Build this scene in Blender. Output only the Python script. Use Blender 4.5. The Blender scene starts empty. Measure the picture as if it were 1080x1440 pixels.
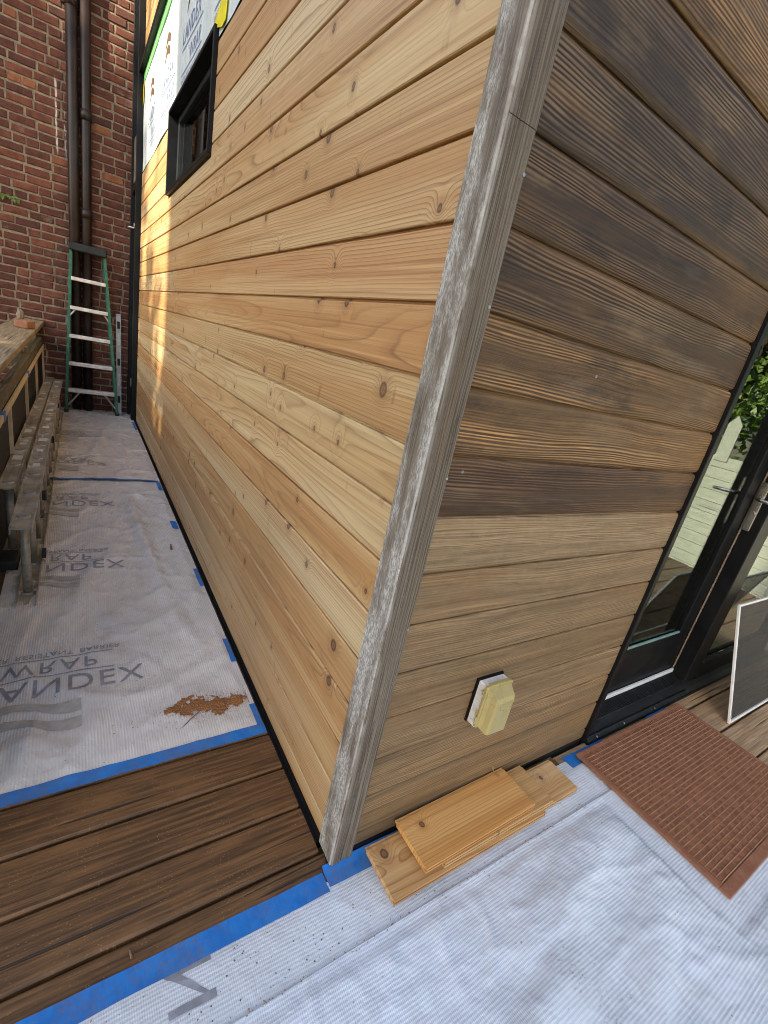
import bpy, bmesh, math, random
from mathutils import Vector, Matrix, noise as mnoise
random.seed(7)
R = math.radians
S = bpy.context.scene
COL = S.collection

# ------------------------------------------------------------------ camera
cam = bpy.data.cameras.new('camera')
cam.sensor_fit = 'VERTICAL'; cam.sensor_height = 36.0; cam.sensor_width = 27.0
cam.lens = 16.1414
cam.clip_start = 0.02; cam.clip_end = 500
camo = bpy.data.objects.new('camera', cam); COL.objects.link(camo)
_r = Vector((0.83380245, -0.51531994, 0.19803746))
_d = Vector((-0.01242345, -0.37614657, -0.92647688))
_f = Vector((0.55192312, 0.77003839, -0.32003398))
mw = Matrix((( _r.x, -_d.x, -_f.x, -0.58267), (_r.y, -_d.y, -_f.y, -0.70927), (_r.z, -_d.z, -_f.z, 1.40), (0, 0, 0, 1)))
camo.matrix_world = mw
S.camera = camo

# ------------------------------------------------------------------ sky, sun, exposure
SUN_EL, SUN_A = R(32), R(31)          # light travels along (cos a, sin a) and down
w = bpy.data.worlds.new('World'); S.world = w; w.use_nodes = True
wn = w.node_tree
bg = wn.nodes['Background']
sky = wn.nodes.new('ShaderNodeTexSky'); sky.sky_type = 'NISHITA'; sky.sun_disc = False
sky.sun_elevation = SUN_EL
sky.sun_rotation = math.atan2(-math.cos(SUN_A), -math.sin(SUN_A))   # direction towards the sun, clockwise from +Y
sky.air_density = 1.0; sky.dust_density = 2.5; sky.ozone_density = 1.0
wn.links.new(sky.outputs[0], bg.inputs[0]); bg.inputs[1].default_value = 0.15
sl = bpy.data.lights.new('sun', 'SUN'); sl.energy = 5.0; sl.angle = R(0.53); sl.color = (1.0, 0.88, 0.66)
so = bpy.data.objects.new('sun', sl); COL.objects.link(so)
so.rotation_euler = Vector((math.cos(SUN_A) * math.cos(SUN_EL), math.sin(SUN_A) * math.cos(SUN_EL), -math.sin(SUN_EL))).to_track_quat('-Z', 'Y').to_euler()
so.location = (-10, -6, 12)
vs = S.view_settings
vs.view_transform = 'Standard'; vs.look = 'None'; vs.gamma = 1.0; vs.use_curve_mapping = False
vs.exposure = 1.3
S.cycles.use_denoising = True; S.cycles.pixel_filter_type = 'BLACKMAN_HARRIS'; S.cycles.filter_width = 0.95
S.cycles.max_bounces = 8; S.cycles.diffuse_bounces = 4; S.cycles.transmission_bounces = 8
S.cycles.caustics_reflective = False; S.cycles.caustics_refractive = False

# ------------------------------------------------------------------ helpers: meshes
class MB:
    def __init__(s): s.v = []; s.f = []
    def add(s, v, f):
        n = len(s.v); s.v += [tuple(p) for p in v]; s.f += [tuple(i + n for i in q) for q in f]; return s
    def box(s, x0, y0, z0, x1, y1, z1, b=0.0):
        if b <= 0:
            v = [(x, y, z) for z in (z0, z1) for y in (y0, y1) for x in (x0, x1)]
            return s.add(v, [(0, 2, 3, 1), (4, 5, 7, 6), (0, 1, 5, 4), (2, 6, 7, 3), (0, 4, 6, 2), (1, 3, 7, 5)])
        lo = (x0, y0, z0); hi = (x1, y1, z1); v = []; idx = {}
        for c in range(8):
            sg = [(c >> k) & 1 for k in range(3)]
            for a in range(3):
                p = [0, 0, 0]
                for k in range(3):
                    e = hi[k] if sg[k] else lo[k]
                    p[k] = e if k == a else (e - b if sg[k] else e + b)
                idx[(c, a)] = len(v); v.append(p)
        f = []
        for a in range(3):
            k, l = (a + 1) % 3, (a + 2) % 3
            for sg in (0, 1):
                q = [idx[((sg << a) | (i << k) | (j << l), a)] for i, j in ((0, 0), (1, 0), (1, 1), (0, 1))]
                f.append(q if sg else q[::-1])
            for i in (0, 1):
                for j in (0, 1):
                    c0 = (i << k) | (j << l); c1 = c0 | (1 << a)
                    q = [idx[(c0, k)], idx[(c1, k)], idx[(c1, l)], idx[(c0, l)]]
                    f.append(q)
        for c in range(8):
            f.append([idx[(c, 0)], idx[(c, 1)], idx[(c, 2)]])
        return s.add(v, f)
    def prism(s, prof, a, b, axis=0):
        n = len(prof); v = []
        for t in (a, b):
            for (p, q) in prof:
                v.append((t, p, q) if axis == 0 else ((p, t, q) if axis == 1 else (p, q, t)))
        f = [(i, (i + 1) % n, n + (i + 1) % n, n + i) for i in range(n)] + [tuple(range(n))[::-1], tuple(range(n, 2 * n))]
        return s.add(v, f)
    def tube(s, pts, r, n=10, caps=True):
        pts = [Vector(p) for p in pts]; rs = r if isinstance(r, (list, tuple)) else [r] * len(pts)
        v = []; f = []
        for i, p in enumerate(pts):
            t = (pts[min(i + 1, len(pts) - 1)] - pts[max(i - 1, 0)]).normalized()
            a = Vector((0, 0, 1)) if abs(t.z) < .9 else Vector((1, 0, 0))
            u = t.cross(a).normalized(); w_ = t.cross(u)
            for k in range(n):
                th = 2 * math.pi * k / n
                v.append(p + rs[i] * (math.cos(th) * u + math.sin(th) * w_))
        for i in range(len(pts) - 1):
            for k in range(n):
                f.append((i * n + k, i * n + (k + 1) % n, (i + 1) * n + (k + 1) % n, (i + 1) * n + k))
        if caps: f += [tuple(range(n))[::-1], tuple(range((len(pts) - 1) * n, len(pts) * n))]
        return s.add(v, f)
    def xf(s, m):
        s.v = [tuple(m @ Vector(p)) for p in s.v]; return s
    def mesh(s, name, mat, smooth=False):
        me = bpy.data.meshes.new(name); me.from_pydata(s.v, [], s.f)
        bm = bmesh.new(); bm.from_mesh(me); bmesh.ops.recalc_face_normals(bm, faces=bm.faces); bm.to_mesh(me); bm.free()
        if mat: me.materials.append(mat)
        if smooth:
            for p in me.polygons: p.use_smooth = True
        return me

WM = {}
def put(name, me, parent=None, loc=(0, 0, 0), rot=(0, 0, 0), color=None):
    o = bpy.data.objects.new(name, me); COL.objects.link(o)
    o.location = loc; o.rotation_euler = rot
    m = Matrix.Translation(loc) @ Matrix.Rotation(rot[2], 4, 'Z') @ Matrix.Rotation(rot[1], 4, 'Y') @ Matrix.Rotation(rot[0], 4, 'X')
    WM[o.name] = m
    if parent is not None:
        o.parent = parent; o.matrix_parent_inverse = WM[parent.name].inverted()
    if color: o.color = color
    return o
def part(name, mb, mat, parent, smooth=False, **k):
    return put(name, mb.mesh(name, mat, smooth), parent, **k)
def tag(o, label=None, cat=None, group=None, kind=None):
    if label: o['label'] = label
    if cat: o['category'] = cat
    if group: o['group'] = group
    if kind: o['kind'] = kind
    return o
def thing(name, label, cat, loc=(0, 0, 0), group=None):
    return tag(put(name, None, None, loc), label, cat, group)

# ------------------------------------------------------------------ helpers: node materials
class NM:
    def __init__(s, name):
        s.m = bpy.data.materials.new(name); s.m.use_nodes = True; s.t = s.m.node_tree
        s.b = s.t.nodes['Principled BSDF']
        s.tc = s.t.nodes.new('ShaderNodeTexCoord'); s.oi = s.t.nodes.new('ShaderNodeObjectInfo'); s.ge = s.t.nodes.new('ShaderNodeNewGeometry')
        s.P = s.tc.outputs['Object']; s.W = s.ge.outputs['Position']; s.rnd = s.oi.outputs['Random']; s.oc = s.oi.outputs['Color']; s.oa = s.oi.outputs['Alpha']
    def lk(s, v, inp):
        if isinstance(v, bpy.types.NodeSocket): s.t.links.new(v, inp)
        elif isinstance(v, (tuple, list)):
            d = inp.default_value
            inp.default_value = tuple(v) + (1,) * (len(d) - len(v)) if len(d) > len(v) else tuple(v)[:len(d)]
        else: inp.default_value = v
    def M(s, op, a, b=None, c=None, clamp=False):
        n = s.t.nodes.new('ShaderNodeMath'); n.operation = op; n.use_clamp = clamp
        for i, x in enumerate((a, b, c)):
            if x is not None: s.lk(x, n.inputs[i])
        return n.outputs[0]
    def mul(s, a, b): return s.M('MULTIPLY', a, b)
    def addm(s, a, b): return s.M('ADD', a, b)
    def sep(s, v):
        n = s.t.nodes.new('ShaderNodeSeparateXYZ'); s.lk(v, n.inputs[0]); return n.outputs
    def comb(s, x, y, z):
        n = s.t.nodes.new('ShaderNodeCombineXYZ')
        for i, q in enumerate((x, y, z)): s.lk(q, n.inputs[i])
        return n.outputs[0]
    def noise(s, v, scale=1, det=2, ro=.5, dist=0):
        n = s.t.nodes.new('ShaderNodeTexNoise'); s.lk(v, n.inputs['Vector']); s.lk(scale, n.inputs['Scale'])
        n.inputs['Detail'].default_value = det; n.inputs['Roughness'].default_value = ro; n.inputs['Distortion'].default_value = dist
        return n.outputs['Fac']
    def vor(s, v, scale=1, dim='3D', feat='F1'):
        n = s.t.nodes.new('ShaderNodeTexVoronoi'); n.voronoi_dimensions = dim; n.feature = feat
        s.lk(v, n.inputs['Vector']); s.lk(scale, n.inputs['Scale']); return n.outputs['Distance'], n.outputs.get('Color')
    def mix(s, f, a, b, blend='MIX'):
        n = s.t.nodes.new('ShaderNodeMix'); n.data_type = 'RGBA'; n.blend_type = blend
        s.lk(f, n.inputs[0]); s.lk(a, n.inputs[6]); s.lk(b, n.inputs[7]); return n.outputs[2]
    def ramp(s, f, stops, interp='LINEAR'):
        n = s.t.nodes.new('ShaderNodeValToRGB'); s.lk(f, n.inputs[0]); e = n.color_ramp.elements; n.color_ramp.interpolation = interp
        while len(e) < len(stops): e.new(.5)
        for i, (p, c) in enumerate(stops):
            e[i].position = p; e[i].color = (c, c, c, 1) if not isinstance(c, tuple) else tuple(c) + (1,)
        return n.outputs[0]
    def step(s, v, a, b):          # smooth 0..1 from a to b
        n = s.t.nodes.new('ShaderNodeMapRange'); n.interpolation_type = 'SMOOTHSTEP'
        s.lk(v, n.inputs[0]); n.inputs[1].default_value = a; n.inputs[2].default_value = b; return n.outputs[0]
    def bump(s, h, st=.5, dist=.01, prev=None):
        n = s.t.nodes.new('ShaderNodeBump'); n.inputs['Strength'].default_value = st; n.inputs['Distance'].default_value = dist
        s.lk(h, n.inputs['Height'])
        if prev is not None: s.lk(prev, n.inputs['Normal'])
        return n.outputs[0]
    def out(s, col=None, rough=None, nrm=None, metal=None, **k):
        if col is not None: s.lk(col, s.b.inputs['Base Color'])
        if rough is not None: s.lk(rough, s.b.inputs['Roughness'])
        if nrm is not None: s.lk(nrm, s.b.inputs['Normal'])
        if metal is not None: s.lk(metal, s.b.inputs['Metallic'])
        for kk, v in k.items(): s.lk(v, s.b.inputs[kk.replace('_', ' ')])
        return s.m

def mat_cedar(name='new_cedar', light=(.480, .298, .134), dark=(.200, .096, .036), pale=(.585, .440, .240), rough=.55):
    n = NM(name); x, y, z = n.sep(n.P); r = n.rnd
    X = n.addm(x, n.mul(r, 43.0)); Z = n.addm(z, n.mul(r, 61.0)); r2 = n.M('FRACT', n.mul(r, 13.7))
    d, kc = n.vor(n.comb(n.mul(X, 4.6), n.mul(n.addm(Z, n.mul(y, .5)), 3.9), 0), 1, '2D')
    kr, kg, kb = n.sep(kc)
    keep = n.step(kr, .22, .26)
    rad = n.addm(n.mul(n.mul(kg, kg), .055), .030)
    dn = n.addm(d, n.mul(n.M('SUBTRACT', n.noise(n.P, 90, 2), .5), .022))
    kd = n.M('DIVIDE', dn, rad)
    core = n.mul(n.M('SUBTRACT', 1.0, n.step(kd, .72, 1.1)), keep)
    halo = n.mul(n.M('SUBTRACT', 1.0, n.step(kd, .9, 3.2)), keep)
    kbump = n.mul(n.mul(n.M('EXPONENT', n.mul(n.M('POWER', n.mul(d, 8.0), 2.0), -1.0)), keep), .16)
    # growth rings: long contour loops on flat-sawn boards, near straight lines on the others
    fld = n.noise(n.comb(n.mul(X, .55), n.mul(y, 2.0), n.mul(Z, 6.5)), 1, 1.2, .4)
    lin = n.mul(n.addm(Z, n.mul(n.M('SUBTRACT', n.noise(n.comb(n.mul(X, .9), 0, n.mul(Z, 5)), 1, 2), .5), .05)), 5.0)
    sel = n.step(r2, .35, .55)
    base = n.addm(n.mul(fld, sel), n.mul(lin, n.M('SUBTRACT', 1.0, sel)))
    wob = n.mul(n.M('SUBTRACT', n.noise(n.comb(n.mul(X, 7), n.mul(y, 5), n.mul(Z, 30)), 1, 2), .5), .014)
    F = n.M('FRACT', n.mul(n.addm(n.addm(base, kbump), wob), 21.0))
    late = n.ramp(F, [(0, .5), (.06, .0), (.55, .04), (.84, .45), (.95, 1.0), (1.0, .5)])
    amt = n.step(n.noise(n.comb(n.mul(X, .5), 3.0, n.mul(Z, 5)), 1, 2), .34, .66)
    fib = n.noise(n.comb(n.mul(X, 4), n.mul(y, 160), n.mul(Z, 420)), 1, 3, .65)
    stre = n.noise(n.comb(n.mul(X, .8), n.mul(y, 30), n.mul(Z, 95)), 1, 3, .6)
    tone = n.noise(n.comb(n.mul(X, .40), 0, n.mul(Z, 10)), 1, 3, .5)
    c = n.mix(n.step(tone, .40, .66), light, pale)
    c = n.mix(n.mul(n.step(stre, .50, .68), .42), c, dark)
    c = n.mix(n.mul(n.step(stre, .48, .32), .45), c, (.66, .50, .275))
    c = n.mix(n.mul(late, n.addm(n.mul(amt, .60), .22)), c, dark)
    c = n.mix(n.mul(n.step(fib, .45, .75), .22), c, dark)
    c = n.mix(n.mul(halo, .30), c, dark)
    spike = n.mul(n.mul(n.step(n.noise(n.comb(n.mul(X, 17), 0, n.mul(Z, 3.2)), 1, 2, .6), .64, .72), n.step(n.noise(n.comb(n.mul(X, 3), 0, n.mul(Z, 16)), 1, 1), .50, .60)), .55)
    c = n.mix(spike, c, (.22, .10, .04))
    kcol = n.ramp(kd, [(0, (.15, .085, .05)), (.35, (.22, .125, .065)), (.7, (.075, .035, .018)), (1.0, (.14, .06, .028))])
    c = n.mix(n.mul(core, .92), c, kcol)
    fleck = n.step(n.noise(n.comb(n.mul(X, 22), 0, n.mul(Z, 160)), 1, 1), .70, .76)
    c = n.mix(n.mul(fleck, .3), c, dark)
    c = n.mix(1.0, c, n.oc, 'MULTIPLY')
    b = n.bump(fib, .25, .0015); b = n.bump(n.mul(late, -1.0), .12, .001, b)
    return n.out(c, n.addm(n.mul(fib, .2), rough - .1), b)

def mat_old(name='weathered_cedar'):
    # object colour = tint, alpha = how far the face has been sanded back
    n = NM(name); x, y, z = n.sep(n.P); r = n.rnd
    X = n.addm(x, n.mul(r, 37.0)); Z = n.addm(z, n.mul(r, 53.0))
    warp = n.mul(n.M('SUBTRACT', n.noise(n.comb(n.mul(X, 1.3), 0, n.mul(Z, 5)), 1, 2), .5), .10)
    Zw = n.addm(Z, n.mul(warp, .55))
    bandm = n.noise(n.comb(n.mul(X, .35), 0, n.mul(Zw, 11)), 1, 1)
    freq = n.noise(n.comb(n.mul(X, .7), n.mul(y, 3), n.mul(Zw, 130)), 1, 2.5, .6)
    fine = n.noise(n.comb(n.mul(X, 3.0), n.mul(y, 40), n.mul(Zw, 240)), 1, 3, .65)
    ridge = n.mix(n.step(bandm, .34, .56), fine, freq)
    ph = n.mul(n.noise(n.comb(n.mul(X, .8), 0, n.mul(Zw, 26)), 1, 2), 26.0)
    wv = n.addm(n.mul(n.M('SINE', n.addm(n.mul(Zw, 2 * math.pi / .0072), ph)), .26), .5)
    brk = n.noise(n.comb(n.mul(X, 16), 0, n.mul(Z, 60)), 1, 2, .6)
    ridge = n.addm(n.mul(n.mix(n.step(bandm, .36, .56), ridge, wv), .8), n.mul(brk, .2))
    F = n.M('FRACT', n.mul(n.noise(n.comb(n.mul(X, .8), 0, n.mul(Z, 6.5)), 1, 2.5, .5), 13.0))
    cath = n.ramp(F, [(0, .2), (.1, 0), (.55, .1), (.9, 1), (1, .2)])
    blot = n.noise(n.comb(n.mul(X, 2.6), 0, n.mul(Z, 7)), 1, 4, .6)
    amber = n.noise(n.comb(n.addm(n.mul(X, 1.2), 9.0), 0, n.mul(Z, 9)), 1, 3, .55)
    sand = n.oa
    raw = n.M('SUBTRACT', 1.0, sand)
    tint = n.oc
    hi = n.mix(1.0, tint, (2.5, 2.25, 1.95), 'MULTIPLY')
    lo = n.mix(1.0, tint, (.22, .185, .155), 'MULTIPLY')
    g1 = n.step(ridge, .36, .62)
    cr = n.mix(n.mul(n.step(ridge, .38, .66), n.addm(n.mul(n.step(bandm, .36, .58), .75), .25)), lo, hi)
    cs = n.mix(n.mul(n.step(fine, .38, .64), .75), n.mix(1.0, tint, (1.30, 1.26, 1.2), 'MULTIPLY'), n.mix(1.0, tint, (.52, .47, .39), 'MULTIPLY'))
    mot = n.noise(n.comb(n.mul(X, 26), 0, n.mul(Z, 55)), 1, 4, .65)
    cs = n.mix(n.mul(n.step(mot, .50, .68), .42), cs, n.mix(1.0, tint, (1.55, 1.52, 1.45), 'MULTIPLY'))
    cs = n.mix(n.mul(n.step(mot, .46, .30), .35), cs, n.mix(1.0, tint, (.45, .40, .33), 'MULTIPLY'))
    c = n.mix(sand, cr, cs)
    c = n.mix(n.mul(n.mul(cath, .40), n.addm(n.mul(raw, .8), .2)), c, lo)
    c = n.mix(n.mul(n.step(blot, .50, .72), n.addm(n.mul(raw, .4), .25)), c, n.mix(1.0, tint, (.55, .5, .45), 'MULTIPLY'))
    streak = n.noise(n.comb(n.mul(X, .7), 0, n.mul(Zw, 34)), 1, 3, .6)
    c = n.mix(n.mul(n.step(streak, .47, .66), n.addm(n.mul(n.mul(sand, n.step(n.sep(n.W)[2], .95, .15)), .55), .22)), c, n.mix(1.0, tint, (.42, .36, .30), 'MULTIPLY'))
    hstk = n.noise(n.comb(n.mul(X, 1.1), 0, n.mul(Zw, 90)), 1, 2, .6)
    c = n.mix(n.mul(n.step(hstk, .54, .70), .35), c, n.mix(1.0, tint, (1.75, 1.68, 1.5), 'MULTIPLY'))
    c = n.mix(n.mul(n.addm(n.step(amber, .52, .70), n.mul(n.mul(n.step(x, .35, 1.05), n.step(amber, .34, .58)), n.mul(raw, .9))), .40), c, (.235, .118, .036))
    film = n.noise(n.comb(n.mul(X, 1.7), 5.0, n.mul(Z, 13)), 1, 4, .6)
    c = n.mix(n.mul(n.mul(n.step(film, .44, .60), raw), .50), c, n.mix(1.0, tint, (.50, .50, .52), 'MULTIPLY'))
    c = n.mix(n.mul(n.mul(n.step(film, .45, .30), raw), .30), c, (.20, .165, .125))
    wear = n.noise(n.comb(n.addm(n.mul(X, 1.9), 3.0), 8.0, n.mul(Z, 6)), 1, 5, .65)
    c = n.mix(n.mul(n.mul(n.step(wear, .50, .66), n.step(ridge, .30, .62)), n.mul(raw, .65)), c, (.27, .175, .085))
    c = n.mix(n.mul(n.mul(n.step(wear, .45, .32), raw), .70), c, (.020, .013, .009))
    # worn lighter band along the groove edge of each board
    edge = n.addm(n.step(z, .022, .004), n.step(z, .118, .140))
    c = n.mix(n.mul(n.mul(edge, n.step(amber, .35, .6)), n.mul(raw, .6)), c, (.19, .105, .04))
    sp = n.vor(n.comb(n.mul(X, 9), 0, n.mul(Z, 9)), 1)[0]
    c = n.mix(n.mul(n.M('SUBTRACT', 1.0, n.step(n.addm(sp, n.mul(blot, .08)), .055, .085)), n.mul(raw, .7)), c, (.42, .41, .37))
    hgt = n.addm(n.mul(ridge, n.addm(n.mul(raw, .8), .25)), n.mul(fine, .25))
    b = n.bump(hgt, .8, .0045)
    return n.out(c, n.addm(n.mul(fine, .15), .58), b)

def mat_post(name, white):
    n = NM(name); x, y, z = n.sep(n.P); h = n.addm(x, y)
    wz = n.mul(n.M('SUBTRACT', n.noise(n.comb(0, 3.0, n.mul(z, 2.2)), 1, 3), .5), .012)
    H = n.addm(h, wz)
    g = n.noise(n.comb(n.mul(H, 300), 0, n.mul(z, 1.3)), 1, 3, .6)
    g2 = n.noise(n.comb(n.mul(H, 520), 7.0, n.mul(z, 9)), 1, 2, .6)
    bl = n.noise(n.comb(n.mul(h, 14), 0, n.mul(z, 3.6)), 1, 4, .65)
    fl = n.noise(n.comb(n.mul(h, 230), 0, n.mul(z, 60)), 1, 4, .75)
    c = n.mix(n.step(g, .38, .62), (.062, .043, .026), (.205, .158, .105))
    c = n.mix(n.mul(n.step(g2, .46, .64), .18 + .2 * white), c, (.28, .245, .195))
    brown = n.noise(n.comb(n.mul(h, 11), 4.0, n.mul(z, 1.1)), 1, 3)
    c = n.mix(n.mul(n.step(brown, .48, .66), .55), c, (.125, .080, .043))
    wash = n.mul(n.step(bl, .40, .62), white)
    c = n.mix(n.mul(n.addm(n.mul(wash, .6), white * .18), .9), c, (.38, .365, .33))
    flake = n.mul(n.step(fl, .44, .58), n.step(bl, .40, .60))
    c = n.mix(n.mul(flake, white), c, (.60, .60, .57))
    worn = n.mul(n.step(h, .010, .003), n.step(n.noise(n.comb(n.mul(h, 90), 1.0, n.mul(z, 11)), 1, 3, .65), .42, .56))
    c = n.mix(n.mul(worn, .35 + .45 * white), c, (.50, .485, .445))
    c = n.mix(n.mul(n.mul(n.step(bl, .42, .30), n.step(fl, .40, .60)), .75), c, (.045, .038, .03))
    b = n.bump(n.addm(g, n.mul(fl, .3)), .7, .003)
    return n.out(c, .75, b)

def mat_deck(name, c0, c1, c2):
    n = NM(name); x, y, z = n.sep(n.P); r = n.rnd
    X = n.addm(x, n.mul(r, 29.0)); Y = n.addm(y, n.mul(r, 47.0))
    g = n.noise(n.comb(n.mul(X, 3.0), n.mul(Y, 95), n.mul(z, 30)), 1, 4, .65)
    F = n.M('FRACT', n.mul(n.noise(n.comb(n.mul(X, .9), n.mul(Y, 8), 0), 1, 2), 11.0))
    cath = n.ramp(F, [(0, .3), (.1, 0), (.55, .1), (.9, 1), (1, .3)])
    bl = n.noise(n.comb(n.mul(X, 3), n.mul(Y, 6), 0), 1, 4, .6)
    c = n.mix(n.step(g, .35, .66), c0, c1)
    c = n.mix(n.mul(cath, .45), c, c0)
    c = n.mix(n.mul(n.step(bl, .48, .7), .7), c, c2)
    fx = n.vor(n.comb(n.mul(X, 95), n.mul(Y, 150), 0), 1)[0]
    dust = n.mul(n.M('SUBTRACT', 1.0, n.step(fx, .10, .22)), n.step(n.noise(n.P, 9, 3), .44, .58))
    c = n.mix(n.mul(dust, .5), c, (.42, .29, .14))
    crack = n.mul(n.step(n.noise(n.comb(n.mul(X, 1.1), n.mul(Y, 38), 0), 1, 1), .69, .73), .8)
    c = n.mix(crack, c, (.02, .014, .01))
    b = n.bump(n.addm(g, n.mul(crack, -2.0)), .55, .003)
    return n.out(c, n.addm(n.mul(g, .25), .5), b)

def mat_plain(name, col, rough=.5, metal=0, var=.15, scale=12, bumpst=.1, bd=.002, **k):
    n = NM(name); f = n.noise(n.P, scale, 4, .6)
    dk = tuple(c * (1 - var) for c in col); lt = tuple(min(1, c * (1 + var)) for c in col)
    c = n.mix(n.step(f, .3, .7), dk, lt)
    nr = n.bump(n.noise(n.P, scale * 8, 2), bumpst, bd)
    rr = n.addm(n.mul(f, .2), rough - .1)
    return n.out(c, rr, nr, metal, **k)

def mat_sheet(name):
    n = NM(name); x, y, z = n.sep(n.P)
    warp = n.mul(n.M('SUBTRACT', n.noise(n.P, 1.6, 2), .5), .03)
    Yw = n.addm(y, warp)
    rib = n.M('SINE', n.mul(Yw, 2 * math.pi / .0085))
    thr = n.M('SINE', n.mul(n.addm(x, n.mul(warp, .6)), 2 * math.pi / .0045))
    grime = n.noise(n.P, 5, 5, .62)
    g2 = n.noise(n.P, 1.6, 3, .55)
    fade = n.noise(n.P, 11, 3)
    c = n.mix(n.step(g2, .35, .7), (.70, .705, .70), (.78, .79, .80))
    ln = n.mul(n.step(rib, .35, .95), n.addm(n.mul(n.step(fade, .35, .7), .40), .10))
    c = n.mix(ln, c, (.49, .51, .545))
    c = n.mix(n.mul(n.step(thr, .6, 1.0), .10), c, (.55, .57, .60))
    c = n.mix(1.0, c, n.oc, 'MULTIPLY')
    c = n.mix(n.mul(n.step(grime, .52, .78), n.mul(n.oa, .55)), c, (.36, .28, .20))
    sp = n.vor(n.P, 26)[0]
    spk = n.mul(n.M('SUBTRACT', 1.0, n.step(sp, .05, .09)), n.step(n.noise(n.P, 3.1, 2), .52, .60))
    c = n.mix(n.mul(spk, .75), c, (.27, .17, .09))
    wr = n.noise(n.comb(n.mul(x, .6), y, z), 5, 3, .5, .25)
    fine = n.noise(n.P, 38, 3, .6, .4)
    b = n.bump(wr, .28, .03)
    cr = n.M('ABSOLUTE', n.M('SUBTRACT', n.noise(n.comb(n.mul(x, .55), y, z), 6.5, 3, .5, .3), .5))
    b = n.bump(cr, .42, .022, b)
    cr2 = n.M('ABSOLUTE', n.M('SUBTRACT', n.noise(n.P, 17, 2, .5, .5), .5))
    b = n.bump(cr2, .5, .007, b)
    b = n.bump(fine, .25, .004, b)
    b = n.bump(n.addm(rib, n.mul(thr, .35)), .34, .0008, b)
    return n.out(c, n.addm(n.mul(fade, .16), .18), b, IOR=1.5, Specular_IOR_Level=.7)

def mat_wrap(name):
    n = NM(name); x, y, z = n.sep(n.P)
    g2 = n.noise(n.P, 2.2, 4, .55)
    c = n.mix(n.step(g2, .35, .7), (.62, .72, .74), (.72, .79, .80))
    wr = n.noise(n.comb(x, n.mul(y, 2.2), n.mul(z, .8)), 3, 4, .55, .8)
    b = n.bump(wr, .6, .02)
    return n.out(c, .42, b)

def mat_brick(name):
    n = NM(name); r = n.rnd
    q = n.comb(n.mul(r, 71.0), 0, n.mul(r, 33.0))
    va = n.t.nodes.new('ShaderNodeVectorMath'); va.operation = 'ADD'; n.lk(n.P, va.inputs[0]); n.lk(q, va.inputs[1]); p = va.outputs[0]
    base = n.ramp(r, [(0, (.085, .027, .017)), (.25, (.118, .036, .021)), (.55, (.140, .043, .025)), (.85, (.162, .051, .029)), (.965, (.19, .062, .032)), (1, (.32, .115, .045))])
    f = n.noise(p, 14, 4, .65); f2 = n.noise(p, 75, 3, .6)
    c = n.mix(n.step(f, .35, .7), base, n.mix(1.0, base, (.55, .5, .5), 'MULTIPLY'))
    c = n.mix(n.mul(n.step(f2, .55, .75), .25), c, (.24, .11, .07))
    ef = n.noise(n.W, 5, 4, .6)
    c = n.mix(n.mul(n.step(ef, .60, .76), .4), c, (.34, .28, .22))
    c = paint_drip(n, c)
    b = n.bump(n.addm(f, n.mul(f2, .6)), .7, .006)
    return n.out(c, .82, b)
def paint_drip(n, c):
    X, Y, Z = n.sep(n.W)
    wv = n.mul(n.M('SUBTRACT', n.noise(n.comb(0, 0, n.mul(Z, 9)), 1, 2), .5), .016)
    d1 = n.M('ABSOLUTE', n.addm(n.addm(X, .735), wv)); d2 = n.M('ABSOLUTE', n.addm(n.addm(X, .665), wv))
    br = n.noise(n.comb(n.mul(X, 60), 0, n.mul(Z, 14)), 1, 3, .6)
    m1 = n.mul(n.mul(n.step(d1, .012, .005), n.step(br, .40, .52)), n.mul(n.step(Z, 2.62, 2.72), n.step(Z, 3.34, 3.25)))
    m2 = n.mul(n.mul(n.step(d2, .008, .003), n.step(br, .48, .55)), n.mul(n.step(Z, 2.62, 2.7), n.step(Z, 3.1, 2.95)))
    return n.mix(n.M('MAXIMUM', m1, m2), c, (.55, .54, .50))
def mat_mortar(name):
    n = NM(name); f = n.noise(n.P, 30, 4, .65); g = n.noise(n.P, 3, 3)
    c = n.mix(n.step(f, .3, .7), (.20, .158, .108), (.33, .27, .19))
    c = n.mix(n.mul(n.step(g, .5, .7), .5), c, (.14, .10, .075))
    c = paint_drip(n, c)
    return n.out(c, .9, n.bump(n.addm(f, n.noise(n.P, 130, 2)), .8, .008))

def mat_glass(name, tint=(.80, .92, .86)):
    n = NM(name)
    return n.out(tint, .0, None, 0, Transmission_Weight=1.0, IOR=1.72, Specular_Tint=(.80, .98, .86))

MC = mat_cedar(); MO = mat_old()
MOFF = mat_cedar('offcut_cedar', (.54, .315, .125), (.29, .125, .038), (.62, .41, .19))
MPL = mat_post('weathered_post_flaking', .85); MPR = mat_post('weathered_post', .06)
MDL = mat_deck('stained_deck', (.065, .031, .010), (.205, .101, .034), (.235, .116, .040))
MDR = mat_deck('worn_deck', (.23, .14, .072), (.50, .34, .195), (.42, .27, .145))
MSH = mat_sheet('woven_sheet'); MWR = mat_wrap('wrap_on_wall')
def mat_tape():
    n = NM('blue_tape'); f = n.noise(n.W, 25, 4, .6); d = n.noise(n.W, 6, 4, .65); g = n.noise(n.W, 160, 2)
    c = n.mix(n.step(f, .3, .7), (.009, .155, .50), (.013, .205, .60))
    c = n.mix(n.mul(n.mul(n.step(d, .40, .60), n.step(g, .36, .60)), .5), c, (.17, .13, .09))
    return n.out(c, .5, n.bump(n.noise(n.comb(n.mul(n.sep(n.W)[0], 60), n.mul(n.sep(n.W)[1], 20), 0), 1, 3), .4, .003))
MTAPE = mat_tape()
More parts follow.
